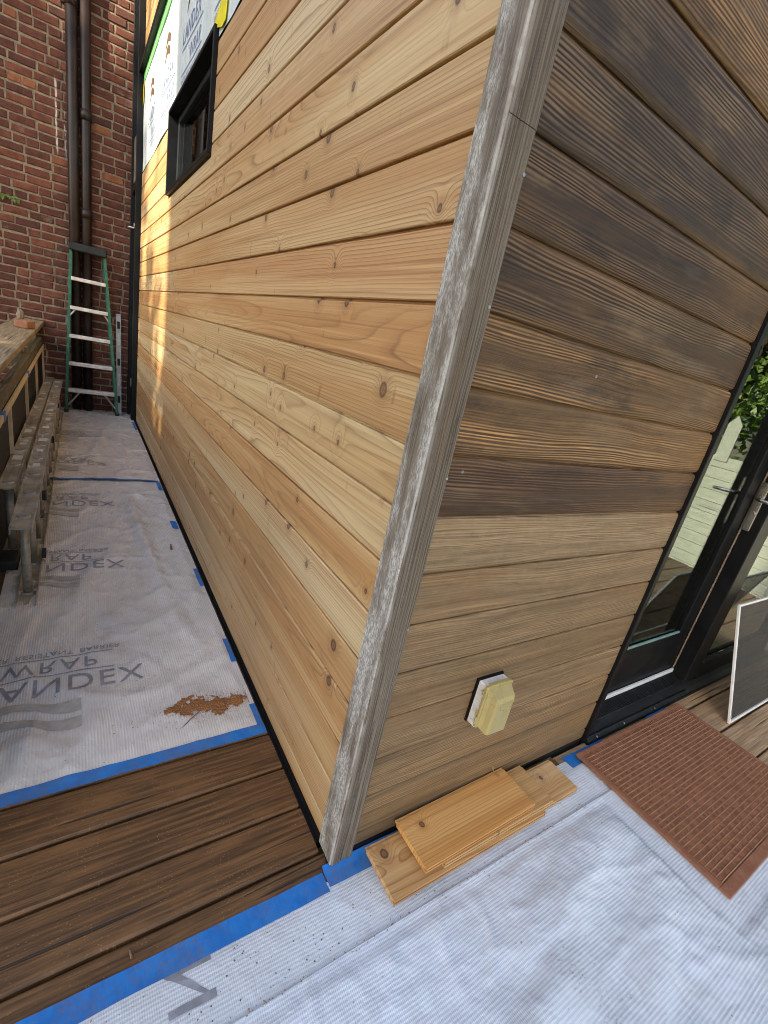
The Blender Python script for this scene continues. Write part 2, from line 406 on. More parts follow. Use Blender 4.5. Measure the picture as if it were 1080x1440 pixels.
MYEL = mat_plain('yellow_tape', (.80, .70, .01), .45, var=.1)
MGRN = mat_plain('green_strip', (.16, .42, .16), .5, var=.1)
MBLK = mat_plain('black_paint', (.0055, .006, .0068), .46, var=.3, bumpst=.05, Specular_IOR_Level=.22)
MBLK2 = mat_plain('black_ribbed', (.012, .0125, .0135), .55, var=.4, scale=30, bumpst=.2, Specular_IOR_Level=.25)
MBR = mat_brick('brick'); MMO = mat_mortar('mortar')
MPIPE = mat_plain('brown_pipe', (.020, .0125, .0105), .40, var=.4, scale=5, bumpst=.08, Specular_IOR_Level=.35)
MGF = mat_plain('green_fibreglass', (.020, .125, .075), .5, var=.35, scale=20, bumpst=.2)
MSTEP = mat_plain('step_aluminium', (.66, .645, .60), .5, metal=.15, var=.18, scale=18)
MCAP = mat_plain('dark_plastic', (.022, .027, .029), .6, var=.3, Specular_IOR_Level=.3)
MGREY = mat_plain('grey_aluminium', (.38, .39, .39), .42, metal=.6, var=.2, scale=15)
MGLASS = mat_glass('door_glass'); MGLASS2 = mat_glass('window_glass', (.85, .9, .9))
MWHITE = mat_plain('white_aluminium', (.72, .72, .70), .42, var=.06)
MYP = mat_plain('yellowed_plastic', (.40, .325, .125), .30, var=.05, scale=9, bumpst=.05)
MGP = mat_plain('pale_plastic', (.70, .70, .68), .5, var=.1)
MSTEEL = mat_plain('satin_steel', (.55, .53, .50), .28, metal=1.0, var=.1)
MPRINT = mat_plain('grey_print', (.27, .275, .30), .5, var=.18, scale=30)
MPRB = mat_plain('beige_print', (.43, .405, .355), .5, var=.12, scale=30)
MPRW = mat_plain('blue_print', (.16, .21, .40), .5, var=.25, scale=30)
MPRO = mat_plain('tan_print', (.13, .08, .042), .5, var=.15)
MROOM = mat_plain('dark_interior', (.030, .032, .030), .8)
MRAIL = mat_deck('grey_rail_wood', (.055, .045, .028), (.20, .165, .105), (.13, .105, .06))
MCAPW = mat_deck('cap_wood', (.16, .12, .07), (.38, .30, .18), (.28, .20, .10))
MBAT = mat_plain('pale_batten', (.62, .50, .33), .6, var=.15)
MDUST = mat_plain('sawdust', (.40, .185, .065), .9, var=.45, scale=220, bumpst=.8, bd=.004)
MCRUMB = mat_plain('crumbs', (.22, .125, .065), .8, var=.6, scale=60)
MLEAF = None

def mat_alum():
    n = NM('dirty_aluminium'); x, y, z = n.sep(n.P)
    f = n.noise(n.P, 9, 4, .6); f2 = n.noise(n.comb(n.mul(x, 40), n.mul(y, 3), n.mul(z, 40)), 1, 3)
    c = n.mix(n.step(f, .3, .7), (.30, .275, .215), (.52, .485, .40))
    c = n.mix(n.mul(n.step(f2, .5, .7), .4), c, (.10, .085, .055))
    W = n.sep(n.W)
    pn = n.noise(n.comb(n.mul(W[0], 20), n.mul(W[1], 8), 0), 1, 3, .6)
    up = n.step(n.sep(n.ge.outputs['Normal'])[2], .7, .9)
    pm = n.mul(n.mul(n.step(pn, .60, .63), up), n.step(W[1], 2.0, 2.6))
    c = n.mix(pm, c, (.66, .65, .60))
    met = n.mul(n.M('SUBTRACT', 1.0, pm), .3)
    return n.out(c, n.addm(n.mul(f, .25), .35), n.bump(f2, .25, .002), met)
MAL = mat_alum()
def mat_matrubber():
    n = NM('rust_rubber'); f = n.noise(n.P, 18, 4, .6); d = n.noise(n.P, 140, 3, .6)
    c = n.mix(n.step(f, .3, .7), (.235, .088, .042), (.305, .128, .066))
    c = n.mix(n.mul(n.step(d, .52, .72), .45), c, (.40, .26, .16))
    return n.out(c, .75, n.bump(d, .5, .002))
MMAT = mat_matrubber()
def mat_screen():
    n = NM('insect_mesh'); f = n.noise(n.P, 10, 3)
    c = n.mix(f, (.040, .037, .034), (.065, .060, .055)); m = n.out(c, .7)
    tr = n.t.nodes.new('ShaderNodeBsdfTransparent'); mx = n.t.nodes.new('ShaderNodeMixShader')
    mx.inputs[0].default_value = .42
    o = n.t.nodes['Material Output']
    n.t.links.new(n.b.outputs[0], mx.inputs[1]); n.t.links.new(tr.outputs[0], mx.inputs[2]); n.t.links.new(mx.outputs[0], o.inputs[0])
    return m
MMESH = mat_screen()
def mat_leaf(name, a, b_):
    n = NM(name); f = n.noise(n.P, 1.3, 3); g = n.noise(n.P, 9, 2)
    c = n.mix(n.step(f, .3, .7), a, b_); c = n.mix(n.mul(n.step(g, .5, .7), .5), c, tuple(q * 1.5 for q in b_))
    return n.out(c, .5)
MLEAF = mat_leaf('leaf_green', (.080, .150, .022), (.140, .220, .036))
MBARK = mat_plain('bark', (.09, .065, .045), .9, var=.4, scale=10, bumpst=.8, bd=.02)
MGROUND = mat_plain('ground_soil', (.12, .105, .06), .95, var=.4, scale=1.2, bumpst=.6, bd=.03)
MFENCE = mat_deck('pale_fence', (.30, .33, .285), (.42, .455, .40), (.36, .385, .335))
MBLOCK = mat_plain('pale_render', (.60, .56, .48), .85, var=.08, scale=2)

# ------------------------------------------------------------------ ground
g = MB().add([(-120, -120, -.55), (120, -120, -.55), (120, 120, -.55), (-120, 120, -.55)], [(0, 1, 2, 3)])
tag(part('ground', g, MGROUND, None), 'bare ground below and around the wooden deck', kind='structure')

# ------------------------------------------------------------------ deck
deck = put('deck', None); tag(deck, 'wooden deck of boards running alongside the old wall', kind='structure')
def plank(L, wd, seed):
    rr = random.Random(seed)
    nx = max(2, int(L / .25)); m = MB(); prof = [(0, -.035), (0, -.007), (.006, -.0012), (wd * .5, 0), (wd - .006, -.0012), (wd, -.007), (wd, -.035)]
    v = []; f = []; k = len(prof)
    for i in range(nx + 1):
        dz = rr.uniform(-.0012, .0012); dy = rr.uniform(-.0012, .0012)
        for (p, q) in prof: v.append((L * i / nx, p + dy, q + dz))
    for i in range(nx):
        for j in range(k - 1): f.append((i * k + j, (i + 1) * k + j, (i + 1) * k + j + 1, i * k + j + 1))
    f += [tuple(range(k)), tuple(range(nx * k, nx * k + k))[::-1]]
    return m.add(v, f)
yy = .055 - .157 * 14
gapw = .008
mesh_a = [plank(1.178, .157 - gapw, i).mesh('deck_plank', MDL) for i in range(4)]
mesh_b = [plank(2.2, .157 - gapw, 10 + i).mesh('deck_plank', MDL) for i in range(3)]
mesh_c = [plank(3.6, .157 - gapw, 20 + i).mesh('deck_plank', MDR) for i in range(3)]
k = 0
for i in range(53):
    y0 = yy + .157 * i + gapw * .5
    if y0 > 6.0: break
    if y0 > -.05: put('deck_plank', mesh_a[i % 4], deck, (-1.185, y0, 0))
    else: put('deck_plank', mesh_b[i % 3], deck, (-1.185, y0, 0))
for i in range(14):
    y0 = -.07 - .157 * i + gapw * .5
    put('deck_plank', mesh_c[i % 3], deck, (1.022, y0 - .157 if False else y0 - .157, 0))
put('deck_plank', plank(3.6, .075, 77).mesh('deck_plank', MDR), deck, (1.022, -.066, 0))
for x0 in (-1.1, -.55, -.06, .6, 1.05, 1.6, 2.2, 2.8, 3.4, 4.0, 4.5):
    part('joist', MB().box(x0, -2.1, -.2, x0 + .04, (6.0 if x0 < -.02 else -.0), -.0365), MDL, deck)

# ------------------------------------------------------------------ building
bld = thing('building', 'timber clad building with fresh cedar side and weathered front', 'building', (0, 0, 0))
PIT = .1431
def cedar_profile(h=.1355):
    return [(.0105, 0), (.0025, 0), (0, .0025), (0, h - .0035), (.0035, h), (.012, h), (.012, h + .012), (.019, h + .012), (.019, .005), (.0105, .005)]
side = part('side_wall', MB().box(.034, .0855, -.02, .10, 5.70, 2.17).box(.034, .0855, 2.735, .10, 5.70, 5.4).box(.034, .0855, 2.17, .10, 2.29, 2.735).box(.034, 3.76, 2.17, .10, 5.70, 2.735), MROOM, bld)
CX = .010
mcache = {}
def cedar_mesh(L, h=.1355):
    key = (round(L, 4), round(h, 4))
    if key not in mcache: mcache[key] = MB().prism(cedar_profile(h), 0, L).mesh('siding_board', MC)
    return mcache[key]
YN, YF = .0835, 5.70
tints = [(1, 1, 1), (.95, .88, .80), (1.08, 1.10, 1.15), (.97, .86, .74), (1.02, .99, .94), (1.10, 1.14, 1.22), (.93, .84, .73)]
def cboard(y0, y1, z, h=.1355, tint=None):
    L = y1 - y0
    t = tint or random.choice(tints)
    put('siding_board', cedar_mesh(L, h), side, (CX, y1, z), (0, 0, -math.pi / 2), color=t + (1,))
WY0, WY1, WZ0, WZ1 = 2.30, 3.745, 2.185, 2.715
rows = []
for kk in range(-6, 12):
    rows.append(.940 + PIT * kk + .0040)
row_t = {5: (1.0, .92, .82), 4: (1.0, .86, .74), 3: (.98, .84, .70), 6: (1.0, .97, .90), 7: (1.06, 1.05, 1.0), 8: (1.05, 1.06, 1.08), 9: (1.10, 1.16, 1.24), 10: (1.0, .93, .84), 2: (.97, .92, .82), 1: (1.0, 1.0, .96), 0: (1.06, 1.10, 1.12), -1: (.95, .83, .70), -2: (1.06, 1.10, 1.15), -3: (.96, .88, .78)}
for i, z in enumerate(rows):
    kk = i - 6; t = row_t.get(kk)
    if z + .1355 > WZ0 + .004:
        zt = z + .1355
        if z < WZ0 and zt > WZ0:
            cboard(YN, WY0 - .004, z, tint=t); cboard(WY1 + .004, YF, z, tint=t)
            cboard(WY0 - .002, WY1 + .002, z, h=WZ0 - z - .012, tint=t)
        else:
            cboard(YN, WY0 - .004, z, tint=t); cboard(WY1 + .004, YF, z, tint=t)
    elif kk in (4, 1, -3):
        ys = {4: 3.18, 1: 2.2, -3: 3.55}[kk]
        cboard(YN, ys - .001, z, tint=t); cboard(ys + .001, YF, z, tint=None)
    else:
        cboard(YN, YF, z, tint=t)
cboard(YN, YF, .016, h=.0595)
# older siding above the flashing bar
for i in range(9):
    z = 3.575 + .143 * i
    put('siding_board', cedar_mesh(YF - YN), side, (CX, YF, z), (0, 0, -math.pi / 2), color=(.80, .74, .64, 1))
part('flashing_bar', MB().box(-.035, YN, 3.515, .033, YF + .02, 3.552, .003), MBLK, side)
part('green_flashing', MB().box(.004, YN, 3.43, .0325, YF, 3.513), MGRN, side)
# building wrap on the wall above the new boards
wr = MB(); ny, nz = 160, 26; v = []; f = []
for i in range(ny + 1):
    for j in range(nz + 1):
        y = YN + (YF - YN) * i / ny; z = 2.668 + (3.428 - 2.668) * j / nz
        b = mnoise.noise((y * 2.0, z * 1.1, 3.3)) * .007 + mnoise.noise((y * 6, z * 3, 9)) * .0025
        v.append((.0175 - .006 + b, y, z))
for i in range(ny):
    for j in range(nz):
        y = YN + (YF - YN) * (i + .5) / ny; z = 2.668 + (3.428 - 2.668) * (j + .5) / nz
        if WY0 - .0 < y < WY1 + .0 and z < WZ1 - .005: continue
        a = i * (nz + 1) + j; f.append((a, a + nz + 1, a + nz + 2, a + 1))
wr.add(v, f)
wrap = part('building_wrap', wr, MWR, bld, smooth=True)

def text_mb(s, size, mat_xf, sub=0, maxlen=.02, spacing=1.0):
    cu = bpy.data.curves.new('t', 'FONT'); cu.body = s; cu.size = size; cu.space_character = spacing; cu.resolution_u = 3
    o = bpy.data.objects.new('t', cu); COL.objects.link(o)
    dg = bpy.context.evaluated_depsgraph_get(); me = bpy.data.meshes.new_from_object(o.evaluated_get(dg))
    bm = bmesh.new(); bm.from_mesh(me)
    for _ in range(6):
        es = [e for e in bm.edges if e.calc_length() > maxlen]
        if not es: break
        bmesh.ops.subdivide_edges(bm, edges=es, cuts=1); bmesh.ops.triangulate(bm, faces=bm.faces)
    bm.verts.index_update()
    m = MB().add([mat_xf(p.co) for p in bm.verts], [[q.index for q in fc.verts] for fc in bm.faces])
    wmax = max(p.co.x for p in bm.verts)
    bm.free(); bpy.data.objects.remove(o); bpy.data.curves.remove(cu); bpy.data.meshes.remove(me)
    return m
def wrapx(y, z):
    b = mnoise.noise((y * 2.0, z * 1.1, 3.3)) * .007 + mnoise.noise((y * 6, z * 3, 9)) * .0025
    return .0115 + b - .0022
def wall_print(y0):
    def fx(z0): return lambda p: (wrapx(y0 - p.x, z0 + p.y), y0 - p.x, z0 + p.y)
    part('printed_lettering', text_mb('LANDEX', .125, fx(2.975), spacing=1.12), MPRW, wrap)
    part('printed_lettering', text_mb('WRAP', .105, lambda p: fx(2.835)(Vector((p.x + .24, p.y, 0))), spacing=1.15), MPRW, wrap)
    for wd_, xx in (('WATER', 0), ('RESISTANT', .165), ('BARRIER', .40)): part('printed_lettering', text_mb(wd_, .042, lambda p: fx(2.762)(Vector((p.x + xx, p.y, 0))), spacing=1.05), MPRW, wrap)
    for zz in (2.942, 2.812):
        m = MB(); n = 30; v = []; f = []
        for i in range(n + 1):
            for dz in (0, .007):
                y = y0 - .6 * i / n; v.append((wrapx(y, zz + dz), y, zz + dz))
        for i in range(n): f.append((2 * i, 2 * i + 2, 2 * i + 3, 2 * i + 1))
        part('printed_line', m.add(v, f), MPRW, wrap)
    # two swooping shapes of the maker's mark
    for off in (0, .075):
        m = MB(); n = 16; v = []; f = []
        for i in range(n + 1):
            t = i / n; y = y0 - .10 - .26 * t
            zl = 3.105 + off + .035 * math.sin(t * math.pi * 1.2) + .04 * t; hh = .06 * math.sin(min(1, t * 1.6 + .05) * math.pi * .5) * (1 - .2 * t)
            for q in (0, hh): v.append((wrapx(y, zl + q), y, zl + q))
        for i in range(n): f.append((2 * i, 2 * i + 2, 2 * i + 3, 2 * i + 1))
        part('printed_emblem', m.add(v, f), MPRO, wrap)
for y0 in (5.25, 4.31, 3.37, 2.43, 1.49): wall_print(y0)
def wallpatch(name, pts, mat, dx=.0):
    m = MB(); n = len(pts)
    m.add([(wrapx(y, z) - .002 - dx, y, z) for y, z in pts] + [(wrapx(y, z) - .0035 - dx, y, z) for y, z in pts],
          [tuple(range(n)), tuple(range(n, 2 * n))] + [(i, (i + 1) % n, n + (i + 1) % n, n + i) for i in range(n)])
    return part(name, m, mat, wrap)
wallpatch('flashing_tape', [(2.40, 2.73), (2.20, 2.672), (2.14, 2.68), (2.13, 2.76), (2.22, 2.80)], MYEL, .004)
wallpatch('flashing_tape', [(5.60, 3.42), (5.695, 3.42), (5.695, 3.24), (5.61, 3.27)], MYEL, .004)

# window in the cedar wall
win = part('window', MB()
    .box(-.013, WY0, WZ0, .125, WY0 + .022, WZ1, .002).box(-.013, WY1 - .022, WZ0, .125, WY1, WZ1, .002)
    .box(-.0135, WY0 + .0225, WZ0 + .0005, .125, WY1 - .0225, WZ0 + .022, .002).box(-.0135, WY0 + .0225, WZ1 - .022, .125, WY1 - .0225, WZ1 - .0005, .002), MBLK, bld)
part('sash', MB().box(.052, WY0 + .023, WZ0 + .023, .105, WY0 + .066, WZ1 - .023, .003).box(.052, WY1 - .066, WZ0 + .023, .105, WY1 - .023, WZ1 - .023, .003)
    .box(.053, WY0 + .0665, WZ0 + .023, .105, WY1 - .0665, WZ0 + .06, .003).box(.053, WY0 + .0665, WZ1 - .06, .105, WY1 - .0665, WZ1 - .023, .003), MCAP, win)
part('pane', MB().box(.070, WY0 + .06, WZ0 + .055, .075, WY1 - .06, WZ1 - .055), MGLASS2, win)
# shadow gap strip and base flashing
part('base_flashing', MB().box(.004, .0855, -.034, .0325, 5.70, .0135), MBLK, bld)
part('base_flashing', MB().box(.0, .012, -.034, 1.21, .030, .027, .002), MBLK, bld)
part('drip_edge', MB().box(-.006, .083, -.036, .0035, 5.70, -.001), MBLK, bld)

# corner boards
def wavy(x0, y0, z0, x1, y1, z1, seed, amp=.0009, b=.003):
    rr = random.Random(seed); n = max(2, int((z1 - z0) / .12)); prof = [(x0 + b, y0), (x1 - b, y0), (x1, y0 + b), (x1, y1 - b), (x1 - b, y1), (x0 + b, y1), (x0, y1 - b), (x0, y0 + b)]
    v = []; f = []; k = 8
    for i in range(n + 1):
        for (p, q) in prof: v.append((p + rr.uniform(-amp, amp), q + rr.uniform(-amp, amp), z0 + (z1 - z0) * i / n))
    for i in range(n):
        for j in range(k): f.append((i * k + j, i * k + (j + 1) % k, (i + 1) * k + (j + 1) % k, (i + 1) * k + j))
    f += [tuple(range(k))[::-1], tuple(range(n * k, n * k + k))]
    return MB().add(v, f)
o = part('corner_board', wavy(-.0005, .0015, .012, .0285, .0815, 3.2, 1), MPL, bld); o['label'] = 'grey corner board with flaking white paint'
part('corner_board', wavy(.0295, -.0005, .013, .0715, .0275, 1.800, 2), MPR, bld)
part('corner_board', wavy(.0295, -.0008, 1.8012, .0715, .0275, 3.2, 3), MPR, bld)
part('corner_board', wavy(.0015, -.0010, .0115, .0292, .0012, 1.800, 4, .0004, .0003), MPR, bld)
part('corner_board', wavy(.0015, -.0012, 1.8012, .0292, .0010, 3.2, 5, .0004, .0003), MPR, bld)

for (x_, z_) in ((.066, 1.735), (.064, 1.52), (.067, 1.18), (.065, .80)):
    part('nail_head', MB().tube([(x_, .001, z_), (x_, -.0022, z_)], .0032, 8), MGREY, bld)

# front wall of old boards
front = part('front_wall', MB().box(.036, .034, -.02, 1.205, .11, 5.4).box(1.205, .034, 2.36, 4.8, .11, 5.4).box(3.32, .034, -.02, 4.8, .11, 2.36), MROOM, bld)
def old_profile(h, tight):
    e = .0022 if tight else .0045
    q = .0055 if tight else .0065
    return [(.010, 0), (q, .0), (q * .35, e), (0, e * 2.6), (-.0006, h * .5), (0, h - e * 2.6), (q * .35, h - e), (q, h), (.011, h), (.011, h + .008), (.020, h + .008), (.020, .004), (.010, .004)]
OZ = [.032, .087, .230, .370, .511, .656, .802, .941, 1.085, 1.230, 1.371, 1.514, 1.662, 1.808, 1.954, 2.100, 2.245, 2.39, 2.535, 2.68, 2.825, 2.97]
otint = {0: (.195, .128, .062, .75), 1: (.225, .148, .072, .65), 2: (.235, .155, .076, .7), 3: (.255, .172, .087, .75), 4: (.225, .150, .074, .75), 5: (.245, .166, .086, .78), 6: (.250, .172, .092, .82),
         7: (.275, .194, .108, .85), 8: (.095, .051, .026, .35), 9: (.265, .155, .064, .08), 10: (.225, .132, .055, .06), 11: (.110, .066, .033, .03), 12: (.092, .055, .029, .04), 13: (.078, .051, .031, .08),
         14: (.074, .048, .030, .10), 15: (.185, .108, .045, .25)}
for i in range(len(OZ) - 1):
    tight = i < 7
    h = OZ[i + 1] - OZ[i] - (.0042 if tight else .0065)
    c = otint.get(i, (.12, .08, .045, .2))
    me = MB().prism(old_profile(h, tight), 0, 1.2065 - .0735).mesh('siding_board', MO)
    put('siding_board', me, front, (.0735, .010, OZ[i]), color=c)
    if OZ[i] >= 2.38:
        put('siding_board', MB().prism(old_profile(h, False), 0, 3.55).mesh('siding_board', MO), front, (1.25, .010, OZ[i]), color=c)
part('edge_trim', MB().box(1.2085, -.004, .030, 1.236, .13, 2.372, .002), MBLK, bld)
part('siding_board', MB().box(3.33, .008, .03, 4.8, .033, 2.36), MO, front)

# roof slab and back of the building
part('roof', MB().box(-.25, -.45, 5.4, 6.0, 6.0, 5.55), MCAP, bld)
part('interior', MB().box(.10, 4.2, -.02, 4.8, 4.3, 5.4).box(4.72, .11, -.02, 4.80, 4.2, 5.4).box(.10, .12, -.03, 4.72, 4.2, .02).box(.10, .12, 2.9, 4.72, 4.2, 3.0), mat_plain('room_paint', (.50, .52, .48), .8), bld)

# sliding door
door = part('sliding_door', MB().box(1.237, .095, 2.30, 3.31, .16, 2.372).box(3.27, .02, .0, 3.318, .16, 2.30).box(1.237, .105, .10, 1.262, .16, 2.30), MBLK, bld)
sill = MB().prism([(-.012, -.034), (.122, -.034), (.122, .082), (.092, .078), (.045, .042), (.010, .030), (-.012, .012)], 1.237, 3.318)
dsill = part('threshold', sill, MBLK2, door)
for i in range(9):
    y = .048 + .0048 * i; z = .0455 + (y - .045) * (.036 / .047)
    part('tread_rib', MB().box(1.24, y, z - .003, 2.147, y + .002, z + .0018), MBLK2, dsill)
part('weather_strip', MB().box(1.262, .0935, .0805, 2.147, .106, .1015, .002), MWHITE, door)
part('sill_nose', MB().box(1.237, -.0165, .004, 3.318, -.0125, .0155).box(1.237, .003, .0285, 2.147, .0065, .0335), MBLK, dsill)
for x in (1.30, 1.52, 1.80, 2.05):
    part('screw_head', MB().tube([(x, -.005, .019), (x, -.0095, .0255)], .0045, 8), MSTEEL, dsill)
# left (recessed) leaf: bottom rail, stile, glass
part('bottom_rail', MB().box(1.263, .108, .102, 2.147, .150, .345, .003), MBLK, door)
part('stile', MB().box(2.035, .1075, .3455, 2.147, .150, 2.298, .003), MBLK, door)
part('glazing_bead', MB().box(1.263, .1085, .346, 2.034, .119, .3575, .002), mat_plain('bead_green', (.20, .30, .26), .4), door)
part('pane', MB().box(1.262, .122, .346, 2.036, .134, 2.299), MGLASS, door)
# right leaf standing forward of it
part('stile', MB().box(2.15, .028, .062, 2.30, .098, 2.298, .004), MBLK, door)
part('seal', MB().box(2.1475, .0985, .105, 2.1535, .1045, 2.298), mat_plain('brown_seal', (.24, .18, .13), .6), door)
part('bottom_rail', MB().box(2.3005, .030, .040, 3.268, .096, .152, .003), MBLK, door)
part('glazing_bead', MB().box(2.3005, .034, .1525, 3.268, .046, .162, .002), MCAP, door)
part('pane', MB().box(2.299, .052, .1525, 3.269, .064, 2.299), MGLASS, door)
han = part('door_handle', MB().box(2.1405, .066, .945, 2.1498, .098, 1.190, .002), MSTEEL, door)
part('lever', MB().tube([(2.1405, .082, 1.112), (2.100, .080, 1.112), (2.088, .074, 1.112), (2.084, .050, 1.110), (2.084, -.020, 1.106)], [.011, .010, .010, .0095, .008], 10), MSTEEL, han, smooth=True)
part('keyhole', MB().tube([(2.1404, .082, 1.035), (2.132, .082, 1.035)], .010, 10), MSTEEL, han)

# far black door at the end of the cedar wall
fd = part('end_door', MB().box(-.045, 5.722, -.02, .04, 5.78, 5.0, .003).box(-.062, 6.055, -.02, .04, 6.10, 5.0, .003).box(-.05, 5.78, 2.50, .04, 6.055, 2.56), MBLK, bld)
part('door_leaf', MB().box(-.02, 5.785, .0, .03, 6.05, 2.495), MBLK, fd)
part('transom_panel', MB().box(-.040, 5.785, 2.60, -.006, 6.05, 3.02, .003), mat_plain('taupe_panel', (.16, .14, .11), .6), fd)
part('window_pane', MB().box(-.012, 5.785, 3.08, .0, 6.05, 4.95), MGLASS2, fd)
part('lever', MB().tube([(-.046, 5.75, 2.13), (-.10, 5.76, 2.13), (-.105, 5.84, 2.13)], .010, 8).tube([(-.046, 5.75, 2.16), (-.056, 5.75, 2.16)], .022, 10), MSTEEL, fd)
part('hinge', MB().tube([(-.052, 5.735, .42), (-.052, 5.735, .52)], .010, 8), MSTEEL, fd)

# ------------------------------------------------------------------ brick wall
bw = thing('brick_wall', 'old red brick wall with pale mortar behind the ladder', 'wall', (-1.5, 6.14, -.5))
part('mortar', MB().box(-4.0, 6.148, -.55, .3, 6.5, 5.2), MMO, bw)
def brick_mesh(L, h, seed):
    rr = random.Random(seed); D = .05; v = []; b = .006
    j = lambda a: rr.uniform(-a, a)
    ring = []
    for (sx, sz) in ((0, 0), (.5, 0), (1, 0), (1, 1), (.5, 1), (0, 1)):
        ring.append((sx * L + j(.004), sz * h + j(.0035)))
    cx, cz = L / 2, h / 2
    for (x, z) in ring: v.append((x, D, z))
    for (x, z) in ring: v.append((x, b + j(.002), z))
    for (x, z) in ring: v.append((x + (b if x < cx - .01 else (-b if x > cx + .01 else 0)), j(.002), z + (b if z < cz else -b)))
    v.append((cx, j(.002) - .001, cz))
    f = []
    for a in (0, 6):
        for i in range(6): f.append((a + i, a + (i + 1) % 6, a + 6 + (i + 1) % 6, a + 6 + i))
    for i in range(6): f.append((12 + i, 12 + (i + 1) % 6, 18))
    return MB().add(v, f)
BL, BH, BP, BZ = .2055, .0655, .222, .0822
st = [brick_mesh(BL, BH, i) for i in range(8)]; hd = [brick_mesh(.0985, BH, 40 + i) for i in range(6)]
stm = [m.mesh('brick', MBR) for m in st]; hdm = [m.mesh('brick', MBR) for m in hd]
cnt = 0; rest = MB()
rr = random.Random(5)
allb = []
for r_ in range(-5, 63):
    z = r_ * BZ + .012
    header = (r_ % 6 == 2)
    p = BP / 2 if header else BP
    x = -4.0 + (r_ % 2) * BP * .5 + rr.uniform(-.02, .02)
    while x < .25:
        cl = (not header) and rr.random() < .09
        if x > -4.0: allb.append((x, z + rr.uniform(-.003, .003), header or cl))
        x += (BP / 2 if cl else p) + rr.uniform(-.004, .004)
vis = []
for (x, z, h_) in allb:
    if -1.36 < x < -.09 and .25 < z < 4.15:
        sc = 1 + 0 * x
        vis.append((x, z, h_))
# keep the 300 that show largest: those nearest the camera's line of sight and not behind the railing
vis.sort(key=lambda q: (q[1] < .9 and q[0] < -.9, abs(q[0] + .62) + .18 * abs(q[1] - 2.2)))
keep = set((round(a, 4), round(b, 4)) for a, b, c in vis[:300])
for (x, z, h_) in allb:
    if (round(x, 4), round(z, 4)) in keep:
        me = rr.choice(hdm if h_ else stm)
        put('brick', me, bw, (x, 6.140 + rr.uniform(-.003, .002), z), (0, rr.uniform(-.008, .008), 0))
    else:
        m = rr.choice(hd if h_ else st)
        rest.add([(a + x, b + 6.14, c + z) for a, b, c in m.v], m.f)
tag(part('brickwork', rest, MBR, bw), kind='stuff')

# ------------------------------------------------------------------ downpipes
def pipe(xc, r, label, joints):
    t = thing('downpipe', label, 'pipe', (xc, 6.075, 0), 'downpipes on the brick wall')
    part('pipe', MB().tube([(xc, 6.075, .0), (xc, 6.075, 5.0)], r, 24), MPIPE, t, smooth=True)
    for z in joints:
        part('collar', MB().tube([(xc, 6.075, z), (xc, 6.075, z + .09)], r + .007, 24), MPIPE, t, smooth=True)
        part('bracket', MB().box(xc - r - .03, 6.12, z + .02, xc + r + .03, 6.141, z + .05), MPIPE, t)
pipe(-.594, .052, 'wider left brown metal downpipe on brick wall behind the stepladder', (.2, 3.9))
pipe(-.482, .048, 'narrower right brown downpipe with a collar, beside the wider one', (2.12, 3.02))

# ------------------------------------------------------------------ stepladder
sl_ = thing('stepladder', 'green fibreglass stepladder with white steps and dark cap against brick wall', 'ladder', (-.44, 5.9, 0))
A0, A1 = Vector((-.705, 5.895, 0.006)), Vector((-.632, 6.0, 1.80)); B0, B1 = Vector((-.180, 5.895, 0.006)), Vector((-.318, 6.0, 1.80))
def beam(a, b, wx, wy, mat, name, parent, seg=1):
    a = Vector(a); b = Vector(b)
    v = []
    for p in (a, b):
        for sx, sy in ((-1, -1), (1, -1), (1, 1), (-1, 1)): v.append((p.x + sx * wx / 2, p.y + sy * wy / 2, p.z))
    return part(name, MB().add(v, [(0, 3, 2, 1), (4, 5, 6, 7), (0, 1, 5, 4), (1, 2, 6, 5), (2, 3, 7, 6), (3, 0, 4, 7)]), mat, parent)
beam(A0, A1, .028, .075, MGF, 'side_rail', sl_); beam(B0, B1, .028, .075, MGF, 'side_rail', sl_)
beam((-.70, 5.99, .01), (-.625, 6.035, 1.76), .026, .035, MGF, 'rear_rail', sl_); beam((-.185, 5.99, .01), (-.325, 6.035, 1.76), .026, .035, MGF, 'rear_rail', sl_)
part('top_cap', MB().box(-.655, 5.925, 1.772, -.295, 6.055, 1.850, .010), MCAP, sl_)
for i in range(5):
    z = .288 + .305 * i; t = (z) / 1.80
    a = A0.lerp(A1, t); b = B0.lerp(B1, t)
    part('step', MB().box(a.x + .010, a.y - .045, z - .038, b.x - .010, a.y + .042, z, .004), MSTEP, sl_)
for i in (0, 3):
    z = .34 + .305 * i; t = z / 1.8; a = A0.lerp(A1, t); b = B0.lerp(B1, t)
    part('rear_bar', MB().box(a.x + .012, a.y + .062, z - .09, b.x - .012, a.y + .078, z - .055), MGREY, sl_)
for (p, q) in (((-.685, 5.87, .10), (-.56, 5.88, .265)), ((-.198, 5.87, .10), (-.325, 5.88, .265)), ((-.650, 5.93, 1.10), (-.60, 5.945, 1.165)), ((-.262, 5.93, 1.08), (-.32, 5.945, 1.165))):
    part('brace', MB().tube([p, q], .010, 6), MGREY, sl_)
for p in (A0, B0): part('foot', MB().box(p.x - .022, p.y - .045, .004, p.x + .022, p.y + .045, .05, .004), MCAP, sl_)

